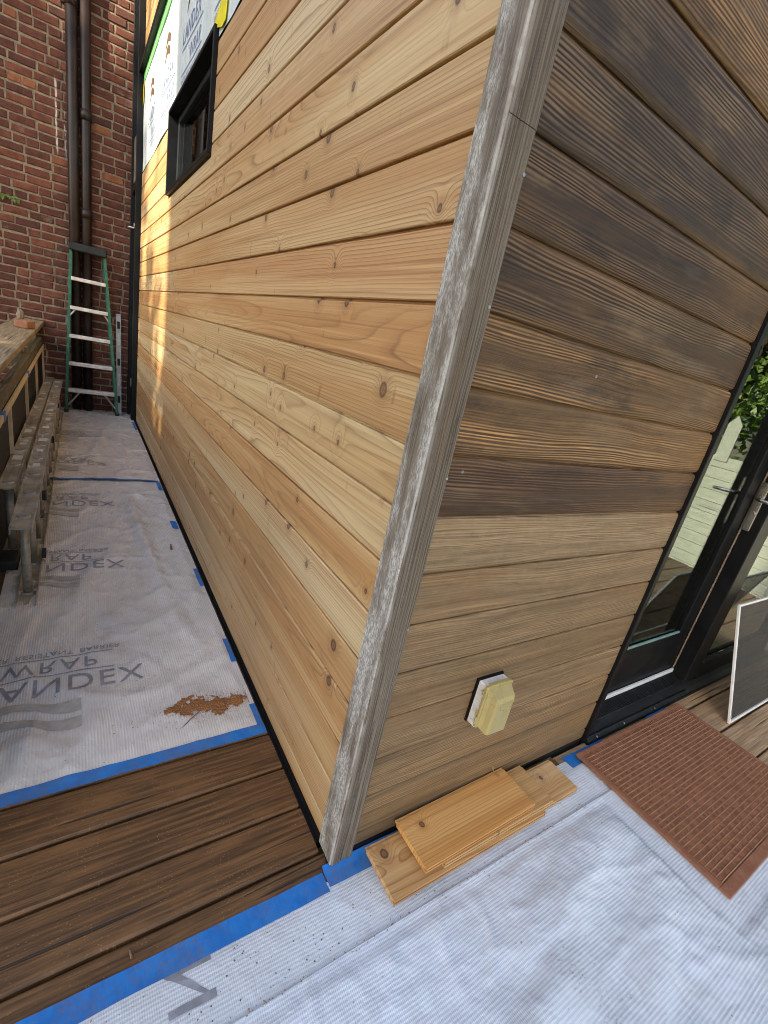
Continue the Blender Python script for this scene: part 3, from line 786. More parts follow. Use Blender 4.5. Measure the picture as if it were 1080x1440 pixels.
# spirit level
lv = thing('spirit_level', 'grey spirit level leaning upright on brick wall right of the stepladder', 'level', (-.155, 6.08, 0))
a, b = Vector((-.152, 6.02, .012)), Vector((-.168, 6.105, 1.205))
beam(a, b, .052, .022, MGREY, 'body', lv)
for t in (.12, .5, .86):
    p = a.lerp(b, t); q = a.lerp(b, t + .07)
    beam((p.x, p.y - .009, p.z), (q.x, q.y - .009, q.z), .030, .012, MCAP, 'vial_window', lv)
for t in (.30, .70):
    p = a.lerp(b, t); q = a.lerp(b, t + .12)
    beam((p.x, p.y - .008, p.z), (q.x, q.y - .008, q.z), .022, .010, MSTEP, 'label_plate', lv)

# ------------------------------------------------------------------ aluminium extension ladder lying on its side
el = thing('extension_ladder', 'dirty aluminium extension ladder with paint spots lying on its side', 'ladder', (-.80, 3.5, 0))
rr_l = random.Random(31)
def section(name, xn, xf_, y0, y1, z0, z1, wd, r0):
    sec = part(name, MB(), MAL, el) if False else None
    L = y1 - y0
    def rail(zb, up, nm):
        s = 1 if up else -1
        prof = [(-wd / 2, zb), (wd / 2, zb), (wd / 2, zb + s * .026), (wd / 2 - .004, zb + s * .026), (wd / 2 - .004, zb + s * .004), (.012, zb + s * .004), (.010, zb + s * .0075), (-.010, zb + s * .0075), (-.012, zb + s * .004), (-wd / 2 + .004, zb + s * .004), (-wd / 2 + .004, zb + s * .026), (-wd / 2, zb + s * .026)]
        if not up: prof = [(-wd / 2, zb + .005), (-wd / 2 + .006, zb + .005), (-wd / 2 + .006, zb), (wd / 2 - .006, zb), (wd / 2 - .006, zb + .005), (wd / 2, zb + .005)] + prof[2:]
        m = MB().prism(prof, 0, L, axis=1)
        m.v = [(x + xn + (xf_ - xn) * y / L, y + y0, z) for x, y, z in m.v]
        return part(nm, m, MAL, el)
    top = rail(z1, False, 'upper_rail')
    bot = rail(z0, True, 'lower_rail')
    n = 0; y = y0 + r0
    while y < y1 - .08:
        x = xn + (xf_ - xn) * (y - y0) / L
        part('rung', MB().tube([(x, y, z0 + .004), (x, y, z1 - .004)], .0185, 14), MAL, el, smooth=True)
        part('rung_plate', MB().tube([(x, y, z1), (x, y, z1 + .004)], [.027, .021], 14), MGREY, top, smooth=False)
        if y > 2.3 and rr_l.random() < .8:
            a_, b_ = rr_l.uniform(.016, .026), rr_l.uniform(.025, .055); yc = y + .15 + rr_l.uniform(-.03, .03)
            part('paint_patch', MB().add([(x - a_, yc - b_, z1 + .0012), (x + a_ * .9, yc - b_ * .9, z1 + .0012), (x + a_, yc + b_ * .3, z1 + .0012), (x + a_ * .8, yc + b_, z1 + .0012), (x - a_ * .9, yc + b_ * .85, z1 + .0012)], [(0, 1, 2, 3, 4)]), MWHITE, top)
        part('rung_collar', MB().tube([(x, y, z0 + .004), (x, y, z0 + .013)], [.028, .022], 14), MAL, bot)
        y += .305
section('base_section', -.795, -.768, 1.56, 5.72, .006, .405, .078, .14)
section('fly_section', -.888, -.846, 2.05, 5.78, .020, .410, .072, .10)
part('rubber_foot', MB().box(-.93, 1.94, .004, -.850, 2.09, .055, .006), MCAP, el)
for y in (2.2, 3.4, 4.7): part('guide_bracket', MB().box(-.754, y, .29, -.738, y + .05, .33), MCAP, el)
part('guide_bracket', MB().box(-.752, 1.98, .05, -.735, 2.03, .085), MCAP, el)

# ------------------------------------------------------------------ railing
ra = thing('deck_railing', 'wooden deck railing with wide cap and black infill panels', 'railing', (-1.0, 3.0, 0))
def along(name, x0, x1, z0, z1, y0, y1, mat, b=.003, yaw=0):
    # grain of the rail wood runs along local x, so build it turned
    m = MB().box(0, 0, 0, y1 - y0, x1 - x0, z1 - z0, b)
    return part(name, m, mat, ra, loc=(x1, y0, z0), rot=(0, 0, math.pi / 2))
along('cap_board', -1.145, -.898, .932, .972, .35, 6.13, MCAPW, .004)
along('top_rail', -.985, -.945, .885, .931, .35, 6.13, MRAIL)
along('lower_rail', -.968, -.918, .726, .800, .35, 6.13, MRAIL)
along('batten', -.9165, -.902, .690, .724, .35, 6.10, MBAT, .002)
for y in (.40, 2.75, 4.35, 6.02):
    part('post', MB().box(-1.06, y, -.05, -.9695, y + .09, .931, .003), MRAIL, ra)
y = .45
for i in range(5):
    part('infill_panel', MB().box(-.935, y, .03, -.924, y + 1.08, .7215), MBLK2, ra)
    part('panel_batten', MB().box(-.9235, y + 1.083, .01, -.905, y + 1.103, .689), MBAT, ra)
    y += 1.118
along('bottom_rail', -.965, -.925, .003, .029, .35, 6.10, MRAIL)
for y in (2.28, 3.80):
    m = MB().box(-.9195, y, .684, -.8995, y + .085, .7285, .001)
    tag(part('tape_wrap', m, MTAPE, None), 'blue tape wrapped round the railing batten, %s' % {2.28: 'nearer of the two wraps', 3.80: 'farther wrap towards the brick wall'}[y], 'tape', 'tape wraps on the railing')

ob = thing('loose_brick', 'single orange brick lying on the railing cap', 'brick', (-.98, 4.75, .973))
part('block', MB().box(-.10, -.05, 0, .10, .05, .062, .006), mat_plain('orange_brick', (.33, .15, .085), .85, var=.2, scale=30, bumpst=.6), ob, loc=(-.975, 4.78, .9735), rot=(0, 0, 1.35))
stn = MB(); 
for i in range(7):
    for j in range(8):
        th = j * math.pi / 4; ph = i / 6 * math.pi
        q = 1 + .25 * mnoise.noise((math.cos(th) * 2 * math.sin(ph), math.sin(th) * 2 * math.sin(ph), math.cos(ph) * 2 + 4))
        stn.v.append((-1.065 + .035 * q * math.cos(th) * math.sin(ph), 5.55 + .04 * q * math.sin(th) * math.sin(ph), 1.03 + .057 * q * math.cos(ph)))
stn.f = [(i * 8 + j, i * 8 + (j + 1) % 8, (i + 1) * 8 + (j + 1) % 8, (i + 1) * 8 + j) for i in range(6) for j in range(8)]
tag(part('mortar_lump', stn, MMO, None), 'pale lump of mortar standing on the far end of the railing cap', 'stone')

# ------------------------------------------------------------------ protective sheets
def fold(x, y, x0, y0, x1, y1, w_, h):
    dx, dy = x1 - x0, y1 - y0; L2 = dx * dx + dy * dy
    t = ((x - x0) * dx + (y - y0) * dy) / L2; tc = min(1, max(0, t))
    d = math.hypot(x - x0 - tc * dx, y - y0 - tc * dy)
    return h * math.exp(-(d / w_) ** 2) * math.sin(math.pi * min(1, max(0.08, tc)) * .92 + .12)
def crease(x, y, sd, th=.80):
    r_ = 1 - abs(mnoise.noise((x, y, sd))) * 1.6
    return max(0.0, (r_ - th) / (1 - th)) ** 1.5
def h_side(x, y):
    h = .006 + .0045 * mnoise.noise((x * 5, y * 2.2, 1)) + .003 * mnoise.noise((x * 11, y * 6, 4)) + .0016 * mnoise.noise((x * 26, y * 17, 7))
    h += fold(x, y, -.285, 3.05, -.215, 1.50, .035, .026) + fold(x, y, -.215, 1.55, -.13, .95, .04, .010)
    h += fold(x, y, -.80, 1.05, -.35, 2.3, .05, .008) + fold(x, y, -.62, .60, -.50, .86, .035, .013) + fold(x, y, -.75, .60, -.72, .85, .03, .010)
    h += fold(x, y, -.30, 3.1, -.10, 2.95, .03, .015) + fold(x, y, -.10, 1.1, -.05, 2.2, .025, .006)
    h += .007 * crease(x * 2.4 + y * .8, y * 1.9 - x * 1.1, 71) + .004 * crease(x * 6 - y * 1.5, y * 3.6 + x * 2, 75, .7)
    e = min(1.0, max(0, (y - .55)) / .06, max(0, (-.02 - x)) / .03)
    return max(.0025, h * (e * .8 + .2))
def h_far(x, y):
    h = .010 + .006 * mnoise.noise((x * 4, y * 2.2, 11)) + .004 * mnoise.noise((x * 10, y * 5, 14)) + .0016 * mnoise.noise((x * 26, y * 17, 7))
    h += .008 * crease(x * 2.4 + y * .8, y * 1.9 - x * 1.1, 81)
    h += fold(x, y, -.55, 3.6, -.30, 5.4, .04, .014) + fold(x, y, -.25, 3.5, -.22, 5.0, .03, .012)
    e = min(1.0, max(0, (-.02 - x)) / .03)
    return max(.004, h * (e * .8 + .2))
def near_base(x, y):
    h = .006 + .004 * mnoise.noise((x * 2.6, y * 5, 21)) + .0026 * mnoise.noise((x * 6, y * 11, 24)) + .0012 * mnoise.noise((x * 18, y * 26, 27))
    return h
def h_strip(x, y): return max(.0025, near_base(x, y) * min(1, max(.3, (-.045 - y) / .05 + .3)))
def h_near(x, y):
    h = near_base(x, y) + .011 + .006 * mnoise.noise((x * 1.8 + y * 2.2, y * 3.6 - x * 1.2, 31)) + .0035 * mnoise.noise((x * 4 + y * 5, y * 8 - x * 3, 35))
    h += fold(x, y, 1.12, -.72, .62, -1.15, .06, .032) + fold(x, y, 1.28, -.66, .85, -1.2, .04, .030) + fold(x, y, .95, -.30, .25, -.42, .06, .022) + fold(x, y, .60, -.45, .0, -.60, .05, .020) + fold(x, y, .2, -.62, -.35, -.55, .04, .010) + fold(x, y, 1.0, -.45, .5, -.7, .05, .014)
    h += .005 * crease(x * 1.6 + y * 2.3, y * 3.4 - x * 1.2, 51, .88) + .004 * crease(x * 2.6 + y * 3.6, y * 6.5 - x * 2.4, 57, .84) + .0025 * crease(x * 7 + y * 6, y * 12 - x * 5, 61, .8) + .0016 * crease(x * 15 + y * 9, y * 22 - x * 9, 65, .75)
    e = min(1, (-.205 - y) / .05 + .25)
    if x > 1.02 and y > -.68: h *= max(.25, 1 - (x - 1.02) / .08)
    if x > 1.02 and -.62 < y: h = min(h, .0075)
    lip = .0045 * math.exp(-((y + .206) / .008) ** 2) * (1 + .6 * mnoise.noise((x * 5, 2, 2)))
    return max(.011, h * max(.25, e)) + lip
def grid_sheet(x0, x1, y0, y1, hf, sw, st_=.0125, edge=0.0):
    # local frame: ribs run along local x;  sw=True turns the sheet so that ribs follow world y
    nx, ny = int((x1 - x0) / st_), int((y1 - y0) / st_); v = []; f = []
    for i in range(nx + 1):
        for j in range(ny + 1):
            x = x0 + (x1 - x0) * i / nx; y = y0 + (y1 - y0) * j / ny
            z = hf(x, y)
            if edge:
                if i in (0, nx): x += edge * mnoise.noise((y * 4, 0, 3))
                if j in (0, ny): y += edge * mnoise.noise((x * 3.1, 5, 3))
            v.append((y, -x, z) if sw else (x, y, z))
    for i in range(nx):
        for j in range(ny):
            a = i * (ny + 1) + j; f.append((a, a + ny + 1, a + ny + 2, a + 1))
    return MB().add(v, f)
def sheet(name, label, x0, x1, y0, y1, hf, sw, grime, tone=(1, 1, 1), **k):  # tone paints passage shade and blue sky light into each sheet's colour
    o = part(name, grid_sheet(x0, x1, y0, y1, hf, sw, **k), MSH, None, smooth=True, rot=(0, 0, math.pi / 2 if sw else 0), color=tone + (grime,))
    return tag(o, label, 'sheet', 'protective sheets over the deck')
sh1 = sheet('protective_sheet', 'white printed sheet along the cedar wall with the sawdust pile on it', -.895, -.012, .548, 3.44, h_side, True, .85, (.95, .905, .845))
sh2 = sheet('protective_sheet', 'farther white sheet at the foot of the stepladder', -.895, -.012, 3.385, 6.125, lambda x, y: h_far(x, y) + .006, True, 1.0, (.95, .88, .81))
sh3 = sheet('protective_sheet', 'narrow strip of white sheet under the cedar offcuts along old wall', -.98, 1.95, -.235, -.030, h_strip, False, .75, (.90, .94, .98), edge=.004)
sh4 = sheet('protective_sheet', 'large crinkled white sheet in the foreground in front of the doormat', -1.25, 1.93, -1.75, -.200, h_near, False, .35, (.93, .985, 1.05), edge=.005)

# print on the side sheet, seen reversed through it
def sheet_text(s, size, x0, y0, spacing=1.0, bold=0.0):
    # letters turned over: text up runs towards the camera
    m = text_mb(s, size, lambda p: (x0 + p.x, y0 - p.y, 0), maxlen=.012, spacing=spacing)
    m.v = [(x, y, (h_side if y < 3.40 else h_far)(x, y) + (.0024 if y < 3.4 else .0088)) for x, y, z in m.v]
    return m
def sheet_line(x0, x1, y0, w_=.0045):
    n = int((x1 - x0) / .012); v = []; f = []
    for i in range(n + 1):
        x = x0 + (x1 - x0) * i / n
        for q in (0, w_): v.append((x, y0 + q, (h_side if y0 < 3.4 else h_far)(x, y0 + q) + (.0024 if y0 < 3.4 else .0088)))
    return MB().add(v, [(2 * i, 2 * i + 2, 2 * i + 3, 2 * i + 1) for i in range(n)])
def poly_grid(x0, x1, lo, hi, hf, dz=.0012, n=26, m_=5):
    v = []; f = []
    for i in range(n + 1):
        t = i / n; x = x0 + (x1 - x0) * t
        for j in range(m_ + 1):
            y = lo(t) + (hi(t) - lo(t)) * j / m_; v.append((x, y, hf(x, y) + dz))
    for i in range(n):
        for j in range(m_):
            a = i * (m_ + 1) + j; f.append((a, a + m_ + 1, a + m_ + 2, a + 1))
    return MB().add(v, f)
for i in range(6):
    dy = .94 * i; P_ = sh1 if i < 3 else sh2
    if i == 3: pass
    yb = 1.040 + dy
    if i >= 5: continue
    if 3.3 < yb + .25 < 3.5: pass
    part('printed_lettering', sheet_text('LANDEX', .128, -.905, yb, 1.10), MPRINT, P_)
    part('printed_lettering', sheet_text('WRAP', .100, -.84, yb + .106, 1.18), MPRINT, P_)
    for wd_, xx in (('WATER', -.905), ('RESISTANT', -.757), ('BARRIER', -.547)): part('printed_lettering', sheet_text(wd_, .0385, xx - .045, yb + .165, 1.0), MPRINT, P_)
    part('printed_line', sheet_line(-.885, -.475, yb + .017), MPRINT, P_)
    part('printed_line', sheet_line(-.885, -.475, yb + .122), MPRINT, P_)
    hf = h_side if i < 3 else h_far; dz = .0024 if i < 3 else .0088
    for (o1, o2) in ((-.115, .0), (-.195, .0)):
        part('printed_emblem', poly_grid(-.86, -.588, lambda t: yb + o1 - .055 + .028 * math.sin(t * 5.2) , lambda t: yb + o1 + .020 * math.sin(t * 5.2 + .35) - .010 + .025 * (1 - t) * 0, hf, dz), MPRB, P_)
# part of a printed letter on the strip in the foreground
def zig(pts, P_, hf):
    # quads given as corner lists, filled with a fine grid
    for (a, b, c, d) in pts:
        n, m_ = 10, 3; v = []; f = []
        for i in range(n + 1):
            for j in range(m_ + 1):
                s_, t_ = i / n, j / m_
                x = (a[0] * (1 - s_) + b[0] * s_) * (1 - t_) + (d[0] * (1 - s_) + c[0] * s_) * t_
                y = (a[1] * (1 - s_) + b[1] * s_) * (1 - t_) + (d[1] * (1 - s_) + c[1] * s_) * t_
                v.append((x, y, hf(x, y) + .0012))
        for i in range(n):
            for j in range(m_):
                q = i * (m_ + 1) + j; f.append((q, q + m_ + 1, q + m_ + 2, q + 1))
        part('printed_letter', MB().add(v, f), MPRINT, P_)
zig([((-.445, -.052), (-.340, -.052), (-.340, -.067), (-.432, -.066)), ((-.444, -.053), (-.415, -.055), (-.342, -.138), (-.372, -.118)), ((-.440, -.121), (-.342, -.122), (-.342, -.139), (-.440, -.135))], sh3, h_strip)

# ------------------------------------------------------------------ blue tape
def tape(label, x0, x1, y0, y1, hf, name='blue_tape', st_=.012, rag=.002, group='blue masking tape on the deck', thick=.0008):
    nx = max(2, int((x1 - x0) / st_)); ny = max(2, int((y1 - y0) / st_)); v = []; f = []
    for i in range(nx + 1):
        for j in range(ny + 1):
            x = x0 + (x1 - x0) * i / nx; y = y0 + (y1 - y0) * j / ny
            if j in (0, ny): y += rag * mnoise.noise((x * 9, j, 2))
            if i in (0, nx): x += rag * mnoise.noise((y * 9, i, 8))
            v.append((x, y, hf(x, y)))
    for i in range(nx):
        for j in range(ny):
            a = i * (ny + 1) + j; f.append((a, a + ny + 1, a + ny + 2, a + 1))
    return tag(part(name, MB().add(v, f), MTAPE, None, smooth=True), label, 'tape', group)
tape('long blue tape strip along the near edge of the side sheet', -.93, -.010, .527, .572, lambda x, y: max(.0022, h_side(x, max(y, .55)) + .0015) if y > .548 else .0022 + .0012 * mnoise.noise((x * 12, y * 9, 1)) ** 2)
tape('dusty blue tape strip between dark deck boards and foreground sheet', -.98, -.024, -.056, -.002, lambda x, y: .0028 if y > -.03 else h_strip(x, y) + .0014)
tape('blue tape below the grey corner boards', -.020, .46, -.046, .010, lambda x, y: (.003 if y > -.03 else h_strip(x, y) + .0014) + max(0, (y + .0)) * .8)
tape('blue tape piece between the offcuts and the doormat corner', 1.055, 1.125, -.066, -.012, lambda x, y: .0035 if y > -.03 else h_strip(x, y) + .0015)
tape('blue tape piece stuck along the door sill above the doormat corner', 1.12, 1.335, -.036, -.014, lambda x, y: .0052 if y > -.03 else h_strip(x, y) + .0016, rag=.004)
tape('blue tape piece at the door sill near the far doormat corner', 1.70, 1.90, -.036, -.014, lambda x, y: .0052 if y > -.03 else h_strip(x, y) + .0016, rag=.004)
sb = lambda x, y: max(.004, h_side(x, y)) + .0018
tape('thin blue tape strip across the seam between the two side sheets', -.88, -.026, 3.372, 3.398, lambda x, y: h_far(x, max(y, 3.39)) + .009)
tape('blue tape square on side sheet, farthest of the cedar wall pieces', -.058, -.018, 2.40, 2.53, sb)
tape('blue tape piece at the cedar wall foot beside the dark chip', -.034, -.014, 1.62, 1.82, sb)
tape('blue tape piece at the cedar wall foot in the middle of the side sheet', -.034, -.012, .95, 1.12, sb)
tape('blue tape piece at cedar wall foot beside the sawdust', -.034, -.012, .57, .68, sb)
tape('blue tape scrap at the seam by the cedar wall', -.045, -.016, 3.18, 3.36, sb)
tape('blue tape scrap at the far foot of the cedar wall near the black door', -.042, -.016, 5.2, 5.6, lambda x, y: h_far(x, y) + .009)

# ------------------------------------------------------------------ sawdust and debris
sd = MB(); n, m_ = 90, 46; idx = {}
X0, X1, Y0, Y1 = -.335, -.030, .655, .790
for i in range(n + 1):
    for j in range(m_ + 1):
        x = X0 + (X1 - X0) * i / n; y = Y0 + (Y1 - Y0) * j / m_
        t = (x - X0) / (X1 - X0)
        cy = .735 - .018 * t + .010 * math.sin(t * 7)
        ww = .042 * math.sin(math.pi * min(1, t * .92 + .06)) ** .7 + .004
        d = abs(y - cy) / ww + .75 * mnoise.noise((x * 24, y * 34, 5)) + .6 * mnoise.noise((x * 75, y * 90, 6)) + .35 * mnoise.noise((x * 160, y * 160, 8))
        if d < .95:
            idx[(i, j)] = len(sd.v); sd.v.append((x, y, h_side(x, y) + .0012 + .0045 * max(0, .95 - d) ** .6 + .0022 * mnoise.noise((x * 130, y * 130, 2)) + .0012 * mnoise.noise((x * 260, y * 260, 3))))
for i in range(n):
    for j in range(m_):
        q = [(i, j), (i + 1, j), (i + 1, j + 1), (i, j + 1)]
        if all(k_ in idx for k_ in q): sd.f.append(tuple(idx[k_] for k_ in q))
rr = random.Random(12)
def crumb(mb, x, y, z, s, flat=.5):
    a = rr.uniform(0, 6.28); e = rr.uniform(.4, 1)
    u = (math.cos(a) * s, math.sin(a) * s); w_ = (-math.sin(a) * s * e, math.cos(a) * s * e)
    mb.add([(x - u[0], y - u[1], z), (x + u[0], y + u[1], z), (x + w_[0], y + w_[1], z), (x - w_[0], y - w_[1], z), (x, y, z + s * flat)], [(0, 3, 4), (3, 1, 4), (1, 2, 4), (2, 0, 4)])
for i in range(1500):
    x = min(-.03, max(-.44, rr.gauss(-.17, .085))); y = rr.gauss(.725, .034)
    if y < .575: continue
    crumb(sd, x, y, h_side(x, y) + .0006, rr.uniform(.0006, .0022), .9)
for i in range(120):
    t = rr.random(); x = -.40 + .22 * t + rr.gauss(0, .012); y = .93 + .05 * t + rr.gauss(0, .012)
    crumb(sd, x, y, h_side(x, y) + .0006, rr.uniform(.0007, .002))
tag(part('sawdust', sd, MDUST, None), 'rust brown sawdust pile on the side sheet by cedar wall', 'sawdust', kind='stuff')
db = MB()
for i in range(190):
    x = rr.uniform(-.9, 1.0); y = rr.uniform(-.2, -.06); 
    if rr.random() < .35: x = rr.gauss(-.2, .3)
    crumb(db, x, y, h_strip(x, y) + .0006, rr.uniform(.0008, .0028))
for i in range(150):
    x = rr.uniform(-.6, 1.0); crumb(db, x, -.20 + rr.gauss(0, .004), h_near(x, -.203) + .0015, rr.uniform(.0008, .003))
for i in range(170):
    t = rr.random(); x = .42 + .10 * t + rr.gauss(0, .035); y = -.45 - .16 * t + rr.gauss(0, .018)
    crumb(db, x, y, h_near(x, y) + .0008, rr.uniform(.0007, .0018))
for i in range(160):
    x = rr.uniform(-.8, 1.3); y = rr.uniform(-1.0, -.22)
    crumb(db, x, y, h_near(x, y) + .0008, rr.uniform(.0006, .0018))
for i in range(160):
    x = rr.uniform(-.85, -.05); y = rr.uniform(.58, 3.3)
    crumb(db, x, y, h_side(x, y) + .0006, rr.uniform(.0007, .0028))
for i in range(420):
    x = rr.uniform(-.9, -.03); y = rr.uniform(.0, .52)
    crumb(db, x, y, .0012, rr.uniform(.0005, .0012))
tag(part('wood_crumbs', db, MCRUMB, None), 'fine brown crumbs scattered over sheets and deck', 'debris', kind='stuff')
def twig(label, pts, r, mat=MCRUMB):
    tag(part('twig', MB().tube(pts, r, 6), mat, None), label, 'twig')
zt = lambda x, y: h_side(x, y) + .004
twig('thin dark splinter lying across the sawdust pile edge', [(-.285, .645, zt(-.285, .645)), (-.25, .672, zt(-.25, .672)), (-.21, .700, zt(-.21, .700) + .003)], [.0012, .0022, .0015])
twig('small dark wood chip on the side sheet beside the fold', [(-.112, 2.08, h_side(-.112, 2.08) + .006), (-.108, 2.14, h_side(-.108, 2.14) + .010)], [.007, .004])
twig('short dark stem on the deck board beside the dusty blue tape', [(-.50, .034, .004), (-.497, .012, .005)], [.002, .0026])
twig('thin straw stem standing behind the stacked cedar offcuts', [(.63, .000, .10), (.615, -.004, .125), (.607, -.006, .140)], .0012, MBAT)

# ------------------------------------------------------------------ cedar offcuts
def offcut(label, L, wd, loc, rz, tint, th=.018, tongue=True):
    prof = [(0, 0), (wd, 0), (wd, th * .45), (wd + .009, th * .45), (wd + .009, th * .80), (wd, th * .80), (wd, th - .0015), (wd - .0015, th), (.0015, th), (0, th - .0015), (0, th * .75), (.009, th * .75), (.009, th * .42), (0, th * .42)]
    m = MB().prism(prof, 0, L)
    # the grain material looks along local x and z, so stand the width on local z and lay the piece down
    m.v = [(x, -z, y) for x, y, z in m.v]
    o = put('cedar_offcut', m.mesh('cedar_offcut', MOFF), None, loc, (-math.pi / 2, 0, rz), color=tint + (1,))
    return tag(o, label, 'offcut', 'cedar offcuts stacked by the old wall')
# local width runs towards -y after laying down
offcut('pale straight grained cedar offcut at the bottom, sticking out right', .62, .130, (.345, -.154, .0135), .012, (1.10, 1.13, 1.20))
offcut('long cedar offcut sticking out left below the others', .635, .150, (.104, -.173, .0325), .004, (1.0, .98, .95))
offcut('cedar offcut with a dark knot, second from the top', .50, .148, (.285, -.163, .0515), .010, (.98, .92, .84))
offcut('orange cedar offcut with an oval knot on top of the stack', .478, .150, (.212, -.160, .0705), .022, (1.14, .97, .70))

# ------------------------------------------------------------------ doormat
dm = thing('doormat', 'rust brown ribbed rubber doormat in front of the glass door', 'mat', (1.55, -.32, .010))
MX0, MX1, MY0, MY1, MZ = 1.113, 1.984, -.617, -.032, .0165
part('base', MB().box(MX0, MY0, MZ, MX1, MY1, MZ + .0055, .0015), MMAT, dm)
part('border', MB().box(MX0 + .001, MY0 + .001, MZ + .0058, MX1 - .001, MY0 + .034, MZ + .0095, .0015).box(MX0 + .001, MY1 - .020, MZ + .0058, MX1 - .001, MY1 - .001, MZ + .0095, .0015)
     .box(MX0 + .001, MY0 + .0345, MZ + .0058, MX0 + .024, MY1 - .0205, MZ + .0095, .0015).box(MX1 - .024, MY0 + .0345, MZ + .0058, MX1 - .001, MY1 - .0205, MZ + .0095, .0015), MMAT, dm)
nr = 30; pitch = (MY1 - .022 - (MY0 + .036)) / nr
rib_me = MB().box(0, 0, 0, MX1 - MX0 - .054, .0028, .0046, .0008).mesh('rib', mat_plain('rib_tan', (.43, .245, .145), .8, var=.25, scale=40, bumpst=.3))
tr = MB()
for i in range(nr):
    y = MY0 + .037 + pitch * i
    put('rib', rib_me, dm, (MX0 + .027, y, MZ + .0058))
    nb = 62; pb = (MX1 - MX0 - .056) / nb
    for j in range(nb):
        x = MX0 + .028 + pb * j
        q = rr.uniform(.0026, .0040)
        tr.box(x, y + .0052, MZ + .0057, x + pb * .58, y + pitch - .0014, MZ + .0057 + q)
tag(part('tread_nubs', tr, mat_plain('nub_brown', (.285, .118, .058), .85, var=.35, scale=60, bumpst=.5), dm), kind='stuff')

# ------------------------------------------------------------------ outlet cover
oc = thing('outlet_cover', 'yellowed bubble cover over an outdoor socket on the old wall', 'outlet', (.44, .008, .49))
part('gasket', MB().box(.3905, .002, .4095, .4985, .0095, .5655), MBLK, oc)
bs = MB().box(.393, -.030, .412, .496, .002, .563, .003)
part('base', bs, MGP, oc)
for i in range(4):
    part('base_rib', MB().box(.402 + .0255 * i, -.0295, .5632, .410 + .0255 * i, -.010, .5662), MGP, oc)
    part('base_rib', MB().box(.3905, -.0295, .424 + .036 * i, .3928, -.010, .434 + .036 * i), MGP, oc)
part('flange', MB().box(.384, -.0425, .424, .492, -.0305, .572, .003).box(.381, -.040, .540, .3845, -.028, .556).box(.381, -.040, .470, .3845, -.028, .484).box(.396, -.0405, .5722, .478, -.031, .577), MYP, oc)
cv = MB()
ring = lambda x0, x1, z0, z1, y: [(x0, y, z0), (x1, y, z0), (x1, y, z1), (x0, y, z1)]
v = ring(.392, .486, .430, .562, -.0425) + ring(.399, .482, .421, .556, -.052) + ring(.404, .479, .417, .545, -.068) + ring(.410, .475, .420, .532, -.0745)
v.append((.4425, -.0755, .474))
f = []
for a in (0, 4, 8):
    for i in range(4): f.append((a + i, a + (i + 1) % 4, a + 4 + (i + 1) % 4, a + 4 + i))
for i in range(4): f.append((12 + i, 12 + (i + 1) % 4, 16))
part('bubble', cv.add(v, f), MYP, oc)
part('hinge_pin', MB().tube([(.3825, -.036, .44), (.3825, -.036, .465)], .004, 8), MYP, oc)

# ------------------------------------------------------------------ insect screen leaning on the door
sc = thing('insect_screen', 'white framed grey insect screen leaning against the right glass door', 'screen', (2.149, -.218, 0))
SW, SHH = 1.05, .614
lean = -math.atan2(.187, .585)
kw = dict(loc=(2.149, -.219, .004), rot=(lean, 0, -.012))
part('frame', MB().box(0, -.006, 0, .013, .006, SHH, .0015), MWHITE, sc, **kw)
part('frame', MB().box(SW - .017, -.006, 0, SW, .006, SHH, .0015), MWHITE, sc, **kw)
part('frame', MB().box(.0175, -.006, 0, SW - .0175, .006, .012, .0015), MWHITE, sc, **kw)
part('frame', MB().box(.0175, -.006, SHH - .011, SW - .0175, .006, SHH, .0015), MWHITE, sc, **kw)
part('mesh', MB().box(.0175, -.0012, .0165, SW - .0175, -.0004, SHH - .0165), MMESH, sc, **kw)
part('spring_clip', MB().box(.004, -.0085, .03, .010, -.006, .075), MGREY, sc, **kw)

# ------------------------------------------------------------------ leafy sprig at the brick wall
lf = thing('ivy_sprig', 'small green leafy sprig growing out of the brick wall', 'plant', (-1.17, 6.13, 2.13))
for i in range(16):
    c = Vector((-1.25 + i * .013 + rr.uniform(-.02, .02), 6.10 + rr.uniform(-.03, .03), 2.115 + rr.uniform(-.02, .03)))
    a = rr.uniform(0, 6.28); s = rr.uniform(.018, .03)
    u = Vector((math.cos(a), -.3, math.sin(a))) * s; w_ = Vector((-math.sin(a), .2, math.cos(a))) * s * .45
    part('leaf', MB().add([c - u, c + w_, c + u, c - w_], [(0, 1, 2), (0, 2, 3)]), MLEAF, lf)
part('stem', MB().tube([(-1.27, 6.14, 2.11), (-1.05, 6.10, 2.125)], .003, 5), MBARK, lf)

